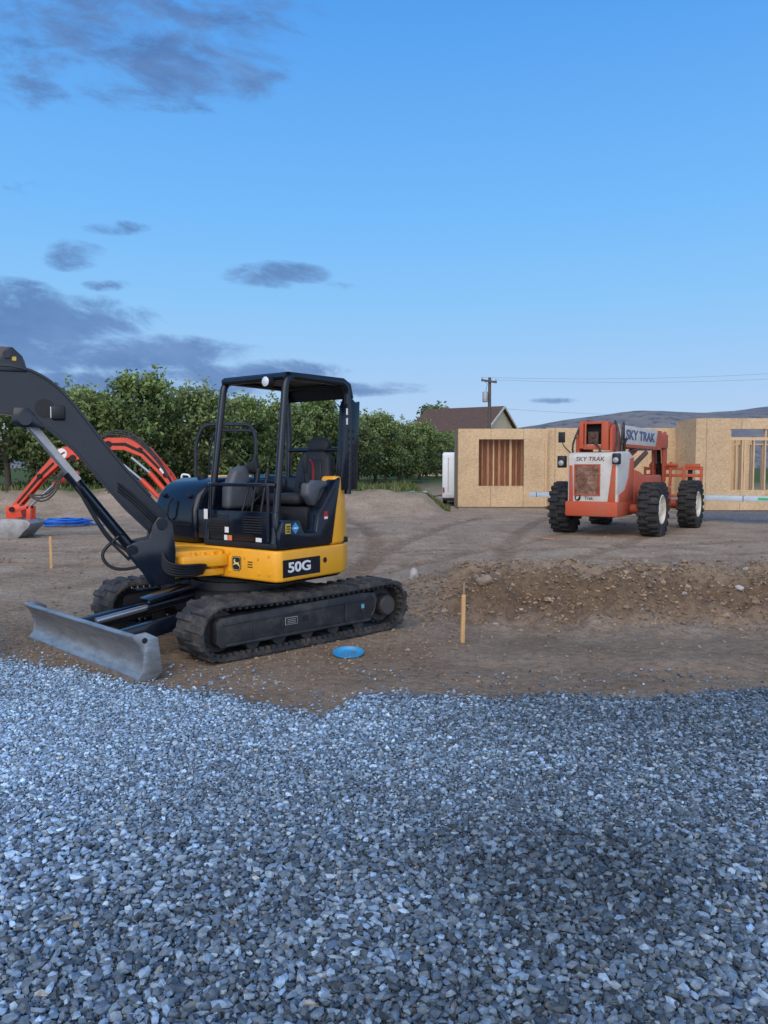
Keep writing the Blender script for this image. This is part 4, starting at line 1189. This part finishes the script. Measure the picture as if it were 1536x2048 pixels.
for k in range(3):
    mb = MB(MK); mb.tube(fillet([bp(360, 985, -.19), bp(318, 918 - 4 * k, -.19), bp(272, 876 - 5 * k, -.18), bp(236, 868 - 4 * k, -.18), bp(205, 876, -.18), bp(176, 906, -.18)], .3), .018, 6); mb.build('hydraulic_hose', m_rubber, bh)
for (u, v, rr) in ((222, 889, .075), (285, 900, .055), (152, 916, .07), (335, 950, .055), (30, 1018, .055), (85, 952, .05)):
    mb = MB(MK); mb.cyl(bp(u, v, -.185), bp(u, v, .185), rr, n=14); mb.build('pivot_pin', m_dark, bh)
rect(MK @ frame(bp(330, 944, -.174), (.62, 0, -.78), (.78, 0, .62)), .2, .05, 'decal', m_white, bh)
apts = [bp(182, 888), bp(128, 908), bp(85, 952), bp(28, 1020)]
for y in (-.10, .10):
    mb = MB(MK); mb.prism(thick(apts, [.14, .27, .18, .13]), y - .02, y + .02, 'xz', .006, 1); arm = mb.build('dipper_plate', m_kub, bh, sharp=20)
mb = MB(MK); mb.prism(thick(apts, [.05, .12, .08, .05]), -.078, .078, 'xz'); mb.build('dipper_web', m_kub, bh, sharp=20)
mb = MB(MK); mb.prism(thick([bp(112, 926), bp(85, 953), bp(40, 1006)], [.05, .06, .04]), -.127, -.121, 'xz'); mb.build('dipper_recess', m_dark, bh, sharp=20)
mb = MB(MK); mb.lathe([(0, .012), (.11, .010), (.12, 0)], 24, M=frame(bp(128, 908, -.125), (1, 0, 0), (0, 0, 1))); dd = mb.build('round_sticker', m_white, bh)
mb = MB(MK); mb.prism([(-.08, -.02), (.06, .05), (.09, .03), (-.03, -.05)], .012, .016, 'xy', M=frame(bp(128, 908, -.125), (1, 0, 0), (0, 0, 1))); mb.build('sticker_print', m_red, dd)
mb = MB(MK); mb.tube([bp(158, 945, -.02), bp(108, 970, -.02)], .05, 10); bcy2 = mb.build('bucket_cylinder', m_kub, bh)
mb = MB(MK); mb.tube([bp(108, 970, -.02), bp(62, 1012, -.02)], .028, 8); mb.build('cylinder_rod', m_chrome, bcy2)
for (a, b) in (((62, 1012), (30, 1022)), ((62, 1012), (62, 1040))):
    for y in (-.12, .12):
        mb = MB(MK); mb.prism(thick([bp(*a), bp(*b)], [.09, .09]), y - .015, y + .015, 'xz', .004); mb.build('bucket_link', m_kub, bh)
mb = MB(MK); mb.prism([(bp(16, 1012).x, bp(16, 1012).z), (bp(44, 1008).x, bp(44, 1008).z), (bp(50, 1034).x, bp(50, 1034).z), (bp(18, 1038).x, bp(18, 1038).z)], -.13, .13, 'xz', .01); mb.build('quick_hitch', m_kub, bh)
q = lambda u, v: (bp(u, v).x, bp(u, v).z)
shell = [q(18, 1036), q(44, 1036), q(70, 1039), q(76, 1045), q(72, 1053), q(62, 1061), q(56, 1069), q(48, 1076), q(30, 1080), q(12, 1081), q(2, 1078)]
mbk = MB(MK)
vs = []; fs = []
for (x, z) in shell: vs += [(x, -.36, z), (x, .36, z)]
for (x, z) in shell: vs += [(x - .022, -.36, z - .004 if z > .2 else z + .022), (x - .022, .36, z - .004 if z > .2 else z + .022)]
n_ = len(shell)
for i in range(n_ - 1):
    fs.append((2 * i, 2 * i + 1, 2 * i + 3, 2 * i + 2)); o_ = 2 * n_
    fs.append((o_ + 2 * i, o_ + 2 * i + 2, o_ + 2 * i + 3, o_ + 2 * i + 1))
mbk.add(vs, fs)
bkt = mbk.build('bucket', m_dullsteel, bh)
for y in (-.36, .36):
    mb = MB(MK); mb.prism(shell + [q(10, 1056)], y - .012, y + .012, 'xz', .003); mb.build('side_plate', m_dullsteel, bkt)
for k in range(5):
    mb = MB(MK); y = -.34 + k * .16; mb.prism([q(6, 1076), q(-8, 1081), q(6, 1082)], y - .03, y + .03, 'xz'); mb.build('bucket_tooth', m_dullsteel, bkt)
for k in range(3):
    mb = MB(MK); mb.tube(fillet([bp(140, 920, -.16), bp(122 - 6 * k, 985, -.22), bp(92, 1006 - 8 * k, -.2), bp(62, 990, -.14)], .3), .018, 6); mb.build('hydraulic_hose', m_rubber, bh)
mb = MB(MK); mb.box(q(362, 1)[0], q(640, 1)[0], -.35, .35, .45, .95, .06); mb.build('tractor_body', m_kub, bh)
mb = MB(MK); mb.box(q(560, 1)[0], q(680, 1)[0], -.34, .34, .9, 1.35, .1); mb.build('tractor_hood', m_kub, bh)
mb = MB(MK); mb.box(q(350, 1)[0], q(385, 1)[0], -.25, .25, .3, 1.2, .04); mb.build('swing_tower', m_kub, bh)
mb = MB(MK)
mb.tube(fillet([bp(398, 1010, -.3), bp(398, 890, -.3), bp(412, 852, -.3), bp(440, 850, -.3), bp(508, 850, -.3), bp(516, 880, -.3), bp(516, 1010, -.3)], .16), .04, 10)
mb.build('roll_bar', m_black, bh)
mb = MB(MK); mb.tube(fillet([bp(412, 1010, .3), bp(412, 905, .3), bp(424, 860, .3), bp(506, 860, .3), bp(512, 1010, .3)], .16), .026, 10); mb.build('roll_bar', m_black, bh)
mb = MB(MK); mb.box(q(430, 1)[0], q(480, 1)[0], -.25, .25, .95, 1.1, .04); sb = mb.build('seat', m_seat, bh)
mb = MB(MK); mb.box(q(474, 1)[0], q(488, 1)[0], -.25, .25, 1.1, 1.6, .04); mb.build('backrest', m_seat, sb)
mb = MB(MK); mb.tube(fillet([bp(368, 990, -.2), bp(368, 948, -.2), bp(384, 950, -.2), bp(384, 968, -.2)], .06), .022, 8); mb.build('grab_handle', m_white, bh)
for u, rr in ((430, .55), (610, .4)):
    for y in (-.62, .62):
        mb = MB(MK); mb.lathe([(0, -.08), (rr * .55, -.1), (rr * .9, -.14), (rr, -.08), (rr, .08), (rr * .9, .14), (rr * .55, .1), (0, .08)], 28, M=Matrix.Translation((q(u, 1)[0], y, rr)) @ Matrix.Rotation(R(90), 4, 'X')); mb.build('wheel', m_tyre, bh)

# blue pipe coil behind it
p = at(132, 1050, z=.02)
mb = MB()
pts = []
for i in range(40 * 6 + 1):
    a = 2 * PI * i / 40; k = i / 40
    rr = .48 + .09 * math.sin(k * 2.1) + .05 * math.sin(a * 3 + k * 1.7); zz = .03 + .028 * k * .9 + .02 * math.sin(a * 2 + k * 1.3) ** 2
    pts.append((rr * math.cos(a) * 1.05 + .05 * math.sin(k * 5), .95 * rr * math.sin(a), zz))
pts += [(.62, .25, .03), (.95, .15, .02)]
mb.tube(pts, .022, 6)
o = mb.build('pipe_coil', m_bluecoil); o.location = (p.x, p.y, H(p.x, p.y) - .01)
tag(o, 'coil of bright blue plastic pipe lying on the dirt near the backhoe bucket', 'pipe coil')

# blue dish
p = at(697, 1308, z=.0)
dish = thing('blue_dish', 'shallow round turquoise blue plastic dish on the dirt beside the excavator track', 'dish', (p.x, p.y, H(p.x, p.y) + .008))
mb = MB(Matrix.Rotation(R(7), 4, 'X')); mb.lathe([(0, 0), (.100, .0), (.116, .010), (.124, .024), (.130, .025), (.1315, .020), (.127, .014), (.120, .004), (.104, -.006), (0, -.006)], 40); mb.build('dish_shell', m_bluepl, dish)
mb = MB(Matrix.Rotation(R(7), 4, 'X')); mb.prism([(.04 + .022 * math.cos(k * .7) * (1 + .3 * math.sin(k * 2.3)), .03 + .014 * math.sin(k * .7)) for k in range(9)], .001, .007, 'xy', .003); mb.build('dirt_clump', m_dirtfill, dish)


# stakes
def stake(u, v, h, w, label, mat, tilt=(0, 0)):
    p = gpoint(u, v)
    mb = MB(); a = w / 2; b = w / 3
    mb.prism([(-a, -b), (a, -b), (a, b), (-a, b)], -.08, h * .97, 'xy', .002, 1)
    mb.prism([(-a, -b), (a, -b), (a, b), (-a, b)], h * .97, h, 'xy', 0, poly2=[(-a * .7, -b * .7), (a * .9, -b * .7), (a * .9, b * .7), (-a * .7, b * .7)])
    o = mb.build('wooden_stake', mat); o.location = (p.x, p.y, H(p.x, p.y)); o.rotation_euler = (R(tilt[0]), R(tilt[1]), .3)
    return tag(o, label, 'stake')


stake(925, 1285, .44, .036, 'fresh orange brown wooden stake upright in the dirt in front of the bank', m_stake, (0, 1))
stake(925, 1268, .51, .022, 'thin weathered grey lath rising directly behind the fresh wooden stake', m_greywood, (0, 1.5))
stake(103, 1137, .49, .038, 'thin wooden stake standing in the dirt left of the excavator boom', m_stake, (0, -1))

# small debris
p = at(1098, 1078, z=0); mb = MB(); mb.prism([(-.16, -.02), (-.05, .03), (.08, .01), (.18, .04), (.14, -.03), (0, -.04)], 0, .03, 'xy', .006); o = mb.build('wood_scrap', m_redstud); o.location = (p.x, p.y, H(p.x, p.y) + .005); tag(o, 'small reddish wood scrap on the dirt left of the telehandler', 'scrap')
p = at(836, 1016, z=0); mb = MB(); mb.prism([(-.32, -.05), (-.1, .08), (.2, .06), (.36, .0), (.1, -.09)], 0, .05, 'xy', .01); o = mb.build('plastic_scrap', m_wrap); o.location = (p.x, p.y, H(p.x, p.y)); tag(o, 'pale crumpled scrap on the dirt in front of the white trailer', 'scrap')
pts = []
for i in range(30):
    k = i / 29; u = 700 + 185 * k
    p = at(u, 992 - 7 * k + 2 * math.sin(k * 9), z=.15)
    pts.append((p.x, p.y, H(p.x, p.y) + .025))
mb = MB(); mb.tube(pts, .03, 6); tag(mb.build('black_hose', m_rubber), 'long black hose stretched over the dirt towards the white trailer', 'hose')

# ------------------------------------------------------------------ trees
def crown_arrays(seed, h, w, nclump, nleaf, size, c0, base=.26, upright=True):
    g = np.random.default_rng(seed)
    P = []; C = []
    z0 = h * base
    for _ in range(nclump):
        a = g.uniform(0, 2 * PI); k = g.uniform(0, 1) ** .95
        zz = z0 + (h * .94 - z0) * k
        prof = math.sin(PI * min(1, .24 + .70 * (1 - (1 - k) ** 1.25))) ** .55
        rr = w * .5 * prof * math.sqrt(g.uniform(.3, 1)) * g.uniform(.72, 1.18)
        c = np.array([rr * math.cos(a), rr * math.sin(a), zz])
        n = int(nleaf * g.uniform(.6, 1.4))
        sp = g.uniform(.12, .27) * w / 3.4
        d = g.normal(0, 1, (n, 3)) * np.array([sp, sp, sp * .85])
        tone = g.uniform(.45, 1.5)
        P.append(c + d)
        t_ = tone * g.uniform(.6, 1.45, n) * np.clip(1 + .3 * d[:, 2] / sp, .5, 1.5) * (.64 + .48 * k)  # leaf tint lighter on clump tops and higher up, shading put into colour
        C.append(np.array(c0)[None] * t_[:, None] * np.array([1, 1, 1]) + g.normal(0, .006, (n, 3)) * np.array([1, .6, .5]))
    if upright:
        for _ in range(28):
            a = g.uniform(0, 2 * PI); rr = w * .45 * math.sqrt(g.uniform(0, 1)); L_ = g.uniform(.3, .95) * h / 4.4
            b = np.array([rr * math.cos(a), rr * math.sin(a), h * (.90 - .28 * (rr / (w * .42)) ** 2)])
            dirv = np.array([.35 * math.cos(a) * g.uniform(0, 1), .35 * math.sin(a) * g.uniform(0, 1), 1]); n = int(nleaf * .5)
            s = g.uniform(0, 1, n)
            P.append(b + dirv * (s * L_)[:, None] + g.normal(0, .06, (n, 3)))
            C.append(np.array(c0)[None] * g.uniform(.9, 1.7, n)[:, None])
    P = np.concatenate(P); C = np.clip(np.concatenate(C), .004, .5)
    P[:, 2] = np.maximum(P[:, 2], z0 * .75)
    N = len(P)
    a = g.uniform(0, 2 * PI, N); el = g.normal(-.5, .5, N)
    L1 = np.stack([np.cos(a) * np.cos(el), np.sin(a) * np.cos(el), np.sin(el)], -1)
    rnd = g.normal(0, 1, (N, 3)); W1 = np.cross(L1, rnd); W1 /= np.linalg.norm(W1, axis=1)[:, None]
    s = size * g.uniform(.65, 1.35, N)[:, None]
    q = np.stack([P, P + L1 * s * .5 + W1 * s * .25, P + L1 * s, P + L1 * s * .5 - W1 * s * .25], 1)
    return q.reshape(-1, 3), np.arange(N * 4).reshape(-1, 4), np.repeat(np.concatenate([C, np.ones((N, 1))], 1), 4, 0)


def trunk_mb(seed, h, w, base):
    g = random.Random(seed)
    mb = MB(); f = h * max(base, .2) * .75
    mb.tube([(0, 0, -.1), (.03, .02, f * .5), (0, .03, f)], .1, 10, rs=[.15, .11, .105])
    for k in range(6):
        a = 2 * PI * k / 6 + g.uniform(-.4, .4); r = w * .3 * g.uniform(.6, 1.1)
        p1 = (r * .4 * math.cos(a), r * .4 * math.sin(a), f + h * .18); p2 = (r * math.cos(a), r * math.sin(a), h * g.uniform(.6, .82))
        mb.tube([(0, .02, f * .92), p1, p2], .05, 7, rs=[.07, .05, .015])
    return mb


protos = {}


def tree(kind, u, Y, label, group=None, s=1, name='orchard_tree', cat='tree'):
    x = (u - 768) / F * Y
    seed, h, w, nc, nl, size, c0, base = kind
    t_ = thing(name, label, cat, (x, Y, H(x, Y)), random.uniform(0, 6.28), group)
    t_.scale = (s, s, s * random.uniform(.93, 1.06))
    if kind not in protos:
        k = trunk_mb(seed, h, w, base).build('trunk', m_bark, t_)
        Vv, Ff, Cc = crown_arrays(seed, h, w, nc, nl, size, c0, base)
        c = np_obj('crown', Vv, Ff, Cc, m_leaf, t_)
        protos[kind] = (k, c)
    else:
        for o in protos[kind]:
            c = o.copy(); col.objects.link(c); c.parent = t_
    return t_


kinds = [(11, 4.35, 3.4, 138, 56, .19, (.150, .20, .066), .13), (12, 4.25, 3.6, 138, 56, .19, (.160, .205, .072), .11), (13, 4.45, 3.2, 130, 56, .19, (.140, .19, .062), .14), (14, 4.2, 3.5, 138, 56, .18, (.165, .21, .078), .12)]
openkind = (15, 4.4, 3.2, 118, 56, .19, (.150, .20, .068), .32)
frontrow = [(15, 30, 'leafy orchard tree at the left picture edge with its trunk showing above the backhoe bucket'),
            (150, 30.3, 'leafy orchard tree behind the black boom, between it and the left edge tree'),
            (285, 30.6, 'tall leafy orchard tree directly above the orange backhoe boom'),
            (395, 32.5, 'leafy orchard tree behind the black roll bar of the backhoe'),
            (478, 35, 'orchard tree framed between the two left canopy posts of the excavator'),
            (556, 37.5, 'orchard tree behind the near front canopy post of the excavator'),
            (632, 40, 'orchard tree above the excavator seat, seen under the canopy roof'),
            (700, 43, 'orchard tree just right of the excavator canopy, touching its rear post'),
            (752, 47, 'orchard tree standing right of the one touching the canopy post'),
            (798, 52, 'orchard tree midway between the excavator canopy and the white trailer'),
            (838, 59, 'distant orchard tree below the left end of the brown roof'),
            (874, 67, 'distant orchard tree just left of the white trailer'),
            (910, 76, 'small far orchard tree directly above the white trailer')]
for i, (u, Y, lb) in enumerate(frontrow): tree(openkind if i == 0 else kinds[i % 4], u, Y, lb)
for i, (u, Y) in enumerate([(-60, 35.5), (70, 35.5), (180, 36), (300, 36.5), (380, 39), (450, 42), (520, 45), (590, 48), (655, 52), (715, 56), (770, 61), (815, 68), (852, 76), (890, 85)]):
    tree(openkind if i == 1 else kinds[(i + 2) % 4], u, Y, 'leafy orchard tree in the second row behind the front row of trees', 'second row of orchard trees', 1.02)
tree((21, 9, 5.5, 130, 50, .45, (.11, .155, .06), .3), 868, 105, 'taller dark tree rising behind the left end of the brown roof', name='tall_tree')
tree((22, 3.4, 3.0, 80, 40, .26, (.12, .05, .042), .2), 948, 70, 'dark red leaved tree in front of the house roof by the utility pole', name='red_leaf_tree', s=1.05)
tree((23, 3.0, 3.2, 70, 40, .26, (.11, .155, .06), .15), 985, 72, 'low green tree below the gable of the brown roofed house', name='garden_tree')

# ------------------------------------------------------------------ distant house
hy = 84
A = lambda u, v: at(u, v, Y=hy)
rx0, rx1 = A(850, 900).x, A(1006, 900).x
zr = A(1000, 812).z; ze = A(1000, 860).z
hs = thing('brown_roofed_house', 'house with dark brown gable roof and beige gable end behind the trees', 'house', ((rx0 + rx1) / 2, hy, H(rx1, hy)))
ang = R(30)
Lh = (rx1 - rx0) * 1.05
MR = Matrix.Translation(((rx1 - rx0) / 2, 0, 0)) @ Matrix.Rotation(-ang, 4, 'Z')
zr -= hs.location.z; ze -= hs.location.z
W_ = 4.6
mb = MB(MR); mb.box(-Lh, -.25, -W_ * .92, W_ * .92, 0, ze + .1)
mb.prism([(-W_ * .92, ze), (W_ * .92, ze), (0, zr - .15)], -.5, -.25, 'yz'); mb.build('wall', m_gable, hs)
mb = MB(MR)
mb.prism([(-W_ * 1.08, ze - .18), (0, zr), (W_ * 1.08, ze - .18), (W_ * 1.08, ze - .34), (0, zr - .16), (-W_ * 1.08, ze - .34)], -Lh - .4, .15, 'yz')
mb.build('roof', m_roof, hs)
mb = MB(MR)
mb.prism([(-W_ * 1.08, ze - .40), (0, zr - .22), (W_ * 1.08, ze - .40), (W_ * 1.08, ze - .16), (0, zr + .02), (-W_ * 1.08, ze - .16)], .15, .22, 'yz')
mb.build('barge_board', m_trim, hs)

# ------------------------------------------------------------------ utility pole and wires
py = 62
pb = at(978, 935, Y=py)
zt = at(978, 755, Y=py).z
pole = thing('utility_pole', 'wooden utility pole with crossarm and grey transformer above the house roof', 'utility pole', (pb.x, py, H(pb.x, py)))
hp = zt - pole.location.z
mb = MB(); mb.cyl((0, 0, 0), (0, 0, hp), .17, .12, n=12); mb.build('post', m_pole, pole)
mb = MB(Matrix.Translation((0, 0, hp - .32)) @ Matrix.Rotation(R(8), 4, 'Y')); mb.box(-.70, .55, -.24, -.13, -.08, .08, .01); xarm = mb.build('crossarm', m_pole, pole)
for x in (-.62, .47):
    mb = MB(); mb.lathe([(0, 0), (.05, 0), (.06, .06), (.04, .09), (.05, .15), (0, .18)], 12, M=Matrix.Translation((x, -.18, hp - .25 - x * .14)))
    mb.build('insulator', m_galv, xarm)
mb = MB(); mb.lathe([(0, 0), (.2, .0), (.22, .05), (.22, .75), (.18, .82), (0, .84)], 20, M=Matrix.Translation((-.36, -.1, hp - 1.95))); mb.cyl((-.3, -.15, hp - 1.12), (-.3, -.15, hp - .95), .04, n=8); mb.build('transformer', m_galv, pole)
mb = MB(); mb.tube([(-.30, -.15, hp - .95), (-.2, -.1, hp - .5), (-.45, -.12, hp - .25)], .02, 6); mb.build('drop_wire', m_wire, pole)
wl_ = [((-.62, hp - .0), (2100, 690), 'topmost thin power line running right from the crossarm of the pole'), ((.47, hp - .2), (2100, 705), 'second thin power line just below the topmost one'), ((.0, hp - 2.4), (2100, 800), 'lowest thin power line running right from mid height of the pole')]
for (dx, dz), (u, v), lb in wl_:
    p0 = Vector((pb.x + dx, py - .18, pole.location.z + dz)); p1 = at(u, v, Y=62)
    pts = [p0.lerp(p1, i / 24) - Vector((0, 0, 1.0 * 4 * (i / 24) * (1 - i / 24))) for i in range(25)]
    mb = MB(); mb.tube(pts, .009, 5); tag(mb.build('power_line', m_wire), lb, 'power line')

# ------------------------------------------------------------------ hills
hpts = [(-2500, 890), (-600, 880), (300, 880), (800, 878), (960, 866), (1030, 855), (1100, 845), (1180, 833), (1250, 823), (1320, 822), (1400, 825), (1470, 821), (1536, 812), (1800, 785), (2300, 800), (4000, 840)]
hxs = np.linspace(-2600, 4200, 300); hys = np.linspace(1500, 2700, 30)
HV = np.zeros((30, 300, 3))
for j, y in enumerate(hys):
    k = j / 29
    for i, x in enumerate(hxs):
        u = 768 + x / 2000 * F
        v = np.interp(u, [p[0] for p in hpts], [p[1] for p in hpts])
        top = 1.55 + (935 - v) / F * 2000
        rg = math.sin(min(1, k / .42) * PI / 2) if k < .42 else math.cos((k - .42) / .58 * PI / 2) ** .8
        nz = noise.fractal(Vector((x * .006, y * .006, 2)), .9, 2, 5)
        HV[j, i] = (x, y, max(-5, top * rg + nz * 14 * rg * (1 - rg * .75)) - 2)
hidx = np.arange(30 * 300).reshape(30, 300)
hf = np.stack([hidx[:-1, :-1], hidx[:-1, 1:], hidx[1:, 1:], hidx[1:, :-1]], -1).reshape(-1, 4)
m_hill = pmat('hazy_dry_hillside', (.135, .14, .155), (.20, .185, .17), scale=.012, rough=1, dust=(.075, .085, .10), dlo=.5, dhi=.6, dscale=.03)  # bluish base colour carries the distance haze over the dry hills
hl = np_obj('hills', HV.reshape(-1, 3), hf, None, m_hill)
hl.data.polygons.foreach_set('use_smooth', np.ones(len(hf), dtype=bool))
tag(hl, 'low dry brown hills on the horizon', 'hills', kind='structure')

# ------------------------------------------------------------------ world
world = bpy.data.worlds.new('World'); scene.world = world; world.use_nodes = True
nt = world.node_tree; L = nt.links.new
bg = nt.nodes['Background']
tc = nn(nt, 'ShaderNodeTexCoord')
sx = nn(nt, 'ShaderNodeSeparateXYZ'); L(tc.outputs['Generated'], sx.inputs[0])


def mth(op, a, b=None, c=None, clamp=False):
    n = nt.nodes.new('ShaderNodeMath'); n.operation = op; n.use_clamp = clamp
    for i, q_ in enumerate((a, b, c)):
        if q_ is None: continue
        if isinstance(q_, (int, float)): n.inputs[i].default_value = q_
        else: L(q_, n.inputs[i])
    return n.outputs[0]


dx, dy, dz = sx.outputs
sky = ramp(nt, [(0, (.52, .63, .80)), (.05, (.45, .61, .84)), (.12, (.35, .58, .89)), (.20, (.255, .55, .92)), (.30, (.175, .485, .94)), (.5, (.090, .345, .85)), (1, (.05, .20, .57))], mth('MAXIMUM', dz, 0))
# afterglow: the half of the sky behind the viewer is pale and brighter
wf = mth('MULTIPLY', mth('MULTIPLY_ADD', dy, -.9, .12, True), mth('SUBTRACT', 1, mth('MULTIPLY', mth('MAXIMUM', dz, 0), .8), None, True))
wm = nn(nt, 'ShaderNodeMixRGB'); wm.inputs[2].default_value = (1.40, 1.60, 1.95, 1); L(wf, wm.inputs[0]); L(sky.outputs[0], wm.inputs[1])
dyc = mth('MAXIMUM', dy, .08)
X = mth('DIVIDE', dx, dyc); Zt = mth('DIVIDE', dz, dyc)
cv = nn(nt, 'ShaderNodeCombineXYZ'); L(X, cv.inputs[0]); L(mth('MULTIPLY_ADD', X, .45, mth('MULTIPLY', Zt, 2.2)), cv.inputs[1])
nz = nn(nt, 'ShaderNodeTexNoise', Scale=10, Detail=13, Roughness=.66, Distortion=.35); L(cv.outputs[0], nz.inputs['Vector'])
nz2 = nn(nt, 'ShaderNodeTexNoise', Scale=8, Detail=8, Roughness=.6); L(cv.outputs[0], nz2.inputs['Vector'])
clouds = [(60, 40, 440, 140, .90), (330, 130, 280, 105, 1.0), (420, 50, 260, 75, .75), (60, 150, 220, 85, .6), (580, 40, 150, 50, .5),
          (232, 455, 85, 19, .85), (150, 510, 80, 38, .95), (215, 571, 62, 15, .9), (552, 549, 122, 33, 1.15), (690, 570, 55, 12, .6),
          (60, 645, 285, 72, 1.3), (-40, 600, 190, 52, 1.1), (180, 612, 105, 22, 1.0), (130, 705, 320, 54, 1.15), (330, 705, 215, 45, 1.1), (520, 748, 215, 34, 1.1), (250, 768, 460, 40, 1.05), (720, 778, 200, 19, .9),
          (1115, 801, 68, 8, .8), (40, 378, 130, 24, .5), (985, 208, 70, 20, .35), (1240, 850, 320, 9, .5)]
tot = None
for (u, v, ru, rv, s) in clouds:
    d = ray(u, v); x0 = d.x / d.y; z0 = d.z / d.y
    a = mth('DIVIDE', mth('SUBTRACT', X, x0), ru / F); b = mth('DIVIDE', mth('SUBTRACT', Zt, z0), rv / F)
    e = mth('SUBTRACT', 1, mth('ADD', mth('MULTIPLY', a, a), mth('MULTIPLY', b, b)), None, True)
    e = mth('MULTIPLY', mth('POWER', e, .65), s)
    tot = e if tot is None else mth('MAXIMUM', tot, e)
val = mth('ADD', tot, mth('MULTIPLY', mth('SUBTRACT', nz.outputs[0], .5), 2.5))
mr = nn(nt, 'ShaderNodeMapRange', interpolation_type='SMOOTHSTEP'); mr.inputs[1].default_value = .36; mr.inputs[2].default_value = 1.12
L(val, mr.inputs[0])
gate = mth('MULTIPLY', tot, 3, None, True)
front_ = mth('GREATER_THAN', dy, .1)
den = mth('MULTIPLY', mth('MULTIPLY', mr.outputs[0], gate), mth('MULTIPLY', front_, .88))
cc = ramp(nt, [(.32, (.075, .165, .40)), (.66, (.135, .25, .51))], nz2.outputs[0])
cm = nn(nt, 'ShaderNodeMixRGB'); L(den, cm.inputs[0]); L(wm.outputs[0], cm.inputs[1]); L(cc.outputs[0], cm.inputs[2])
nish = nn(nt, 'ShaderNodeTexSky'); nish.sky_type = 'NISHITA'; nish.sun_disc = False
nish.sun_elevation = R(38); nish.sun_rotation = R(195)
ns = nn(nt, 'ShaderNodeVectorMath', operation='SCALE'); ns.inputs['Scale'].default_value = .004; L(nish.outputs[0], ns.inputs[0])
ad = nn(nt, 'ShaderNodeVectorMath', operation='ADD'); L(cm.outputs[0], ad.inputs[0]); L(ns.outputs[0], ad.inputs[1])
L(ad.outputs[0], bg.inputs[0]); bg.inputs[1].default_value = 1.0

sun = bpy.data.lights.new('sun', 'SUN'); sun.energy = 2.2; sun.angle = R(60); sun.color = (1, .85, .67)
so_ = bpy.data.objects.new('sun', sun); so_.rotation_euler = (R(50), 0, R(-15)); so_.location = (0, -10, 20); col.objects.link(so_)

scene.view_settings.view_transform = 'Standard'
scene.view_settings.look = 'None'
scene.view_settings.exposure = 0
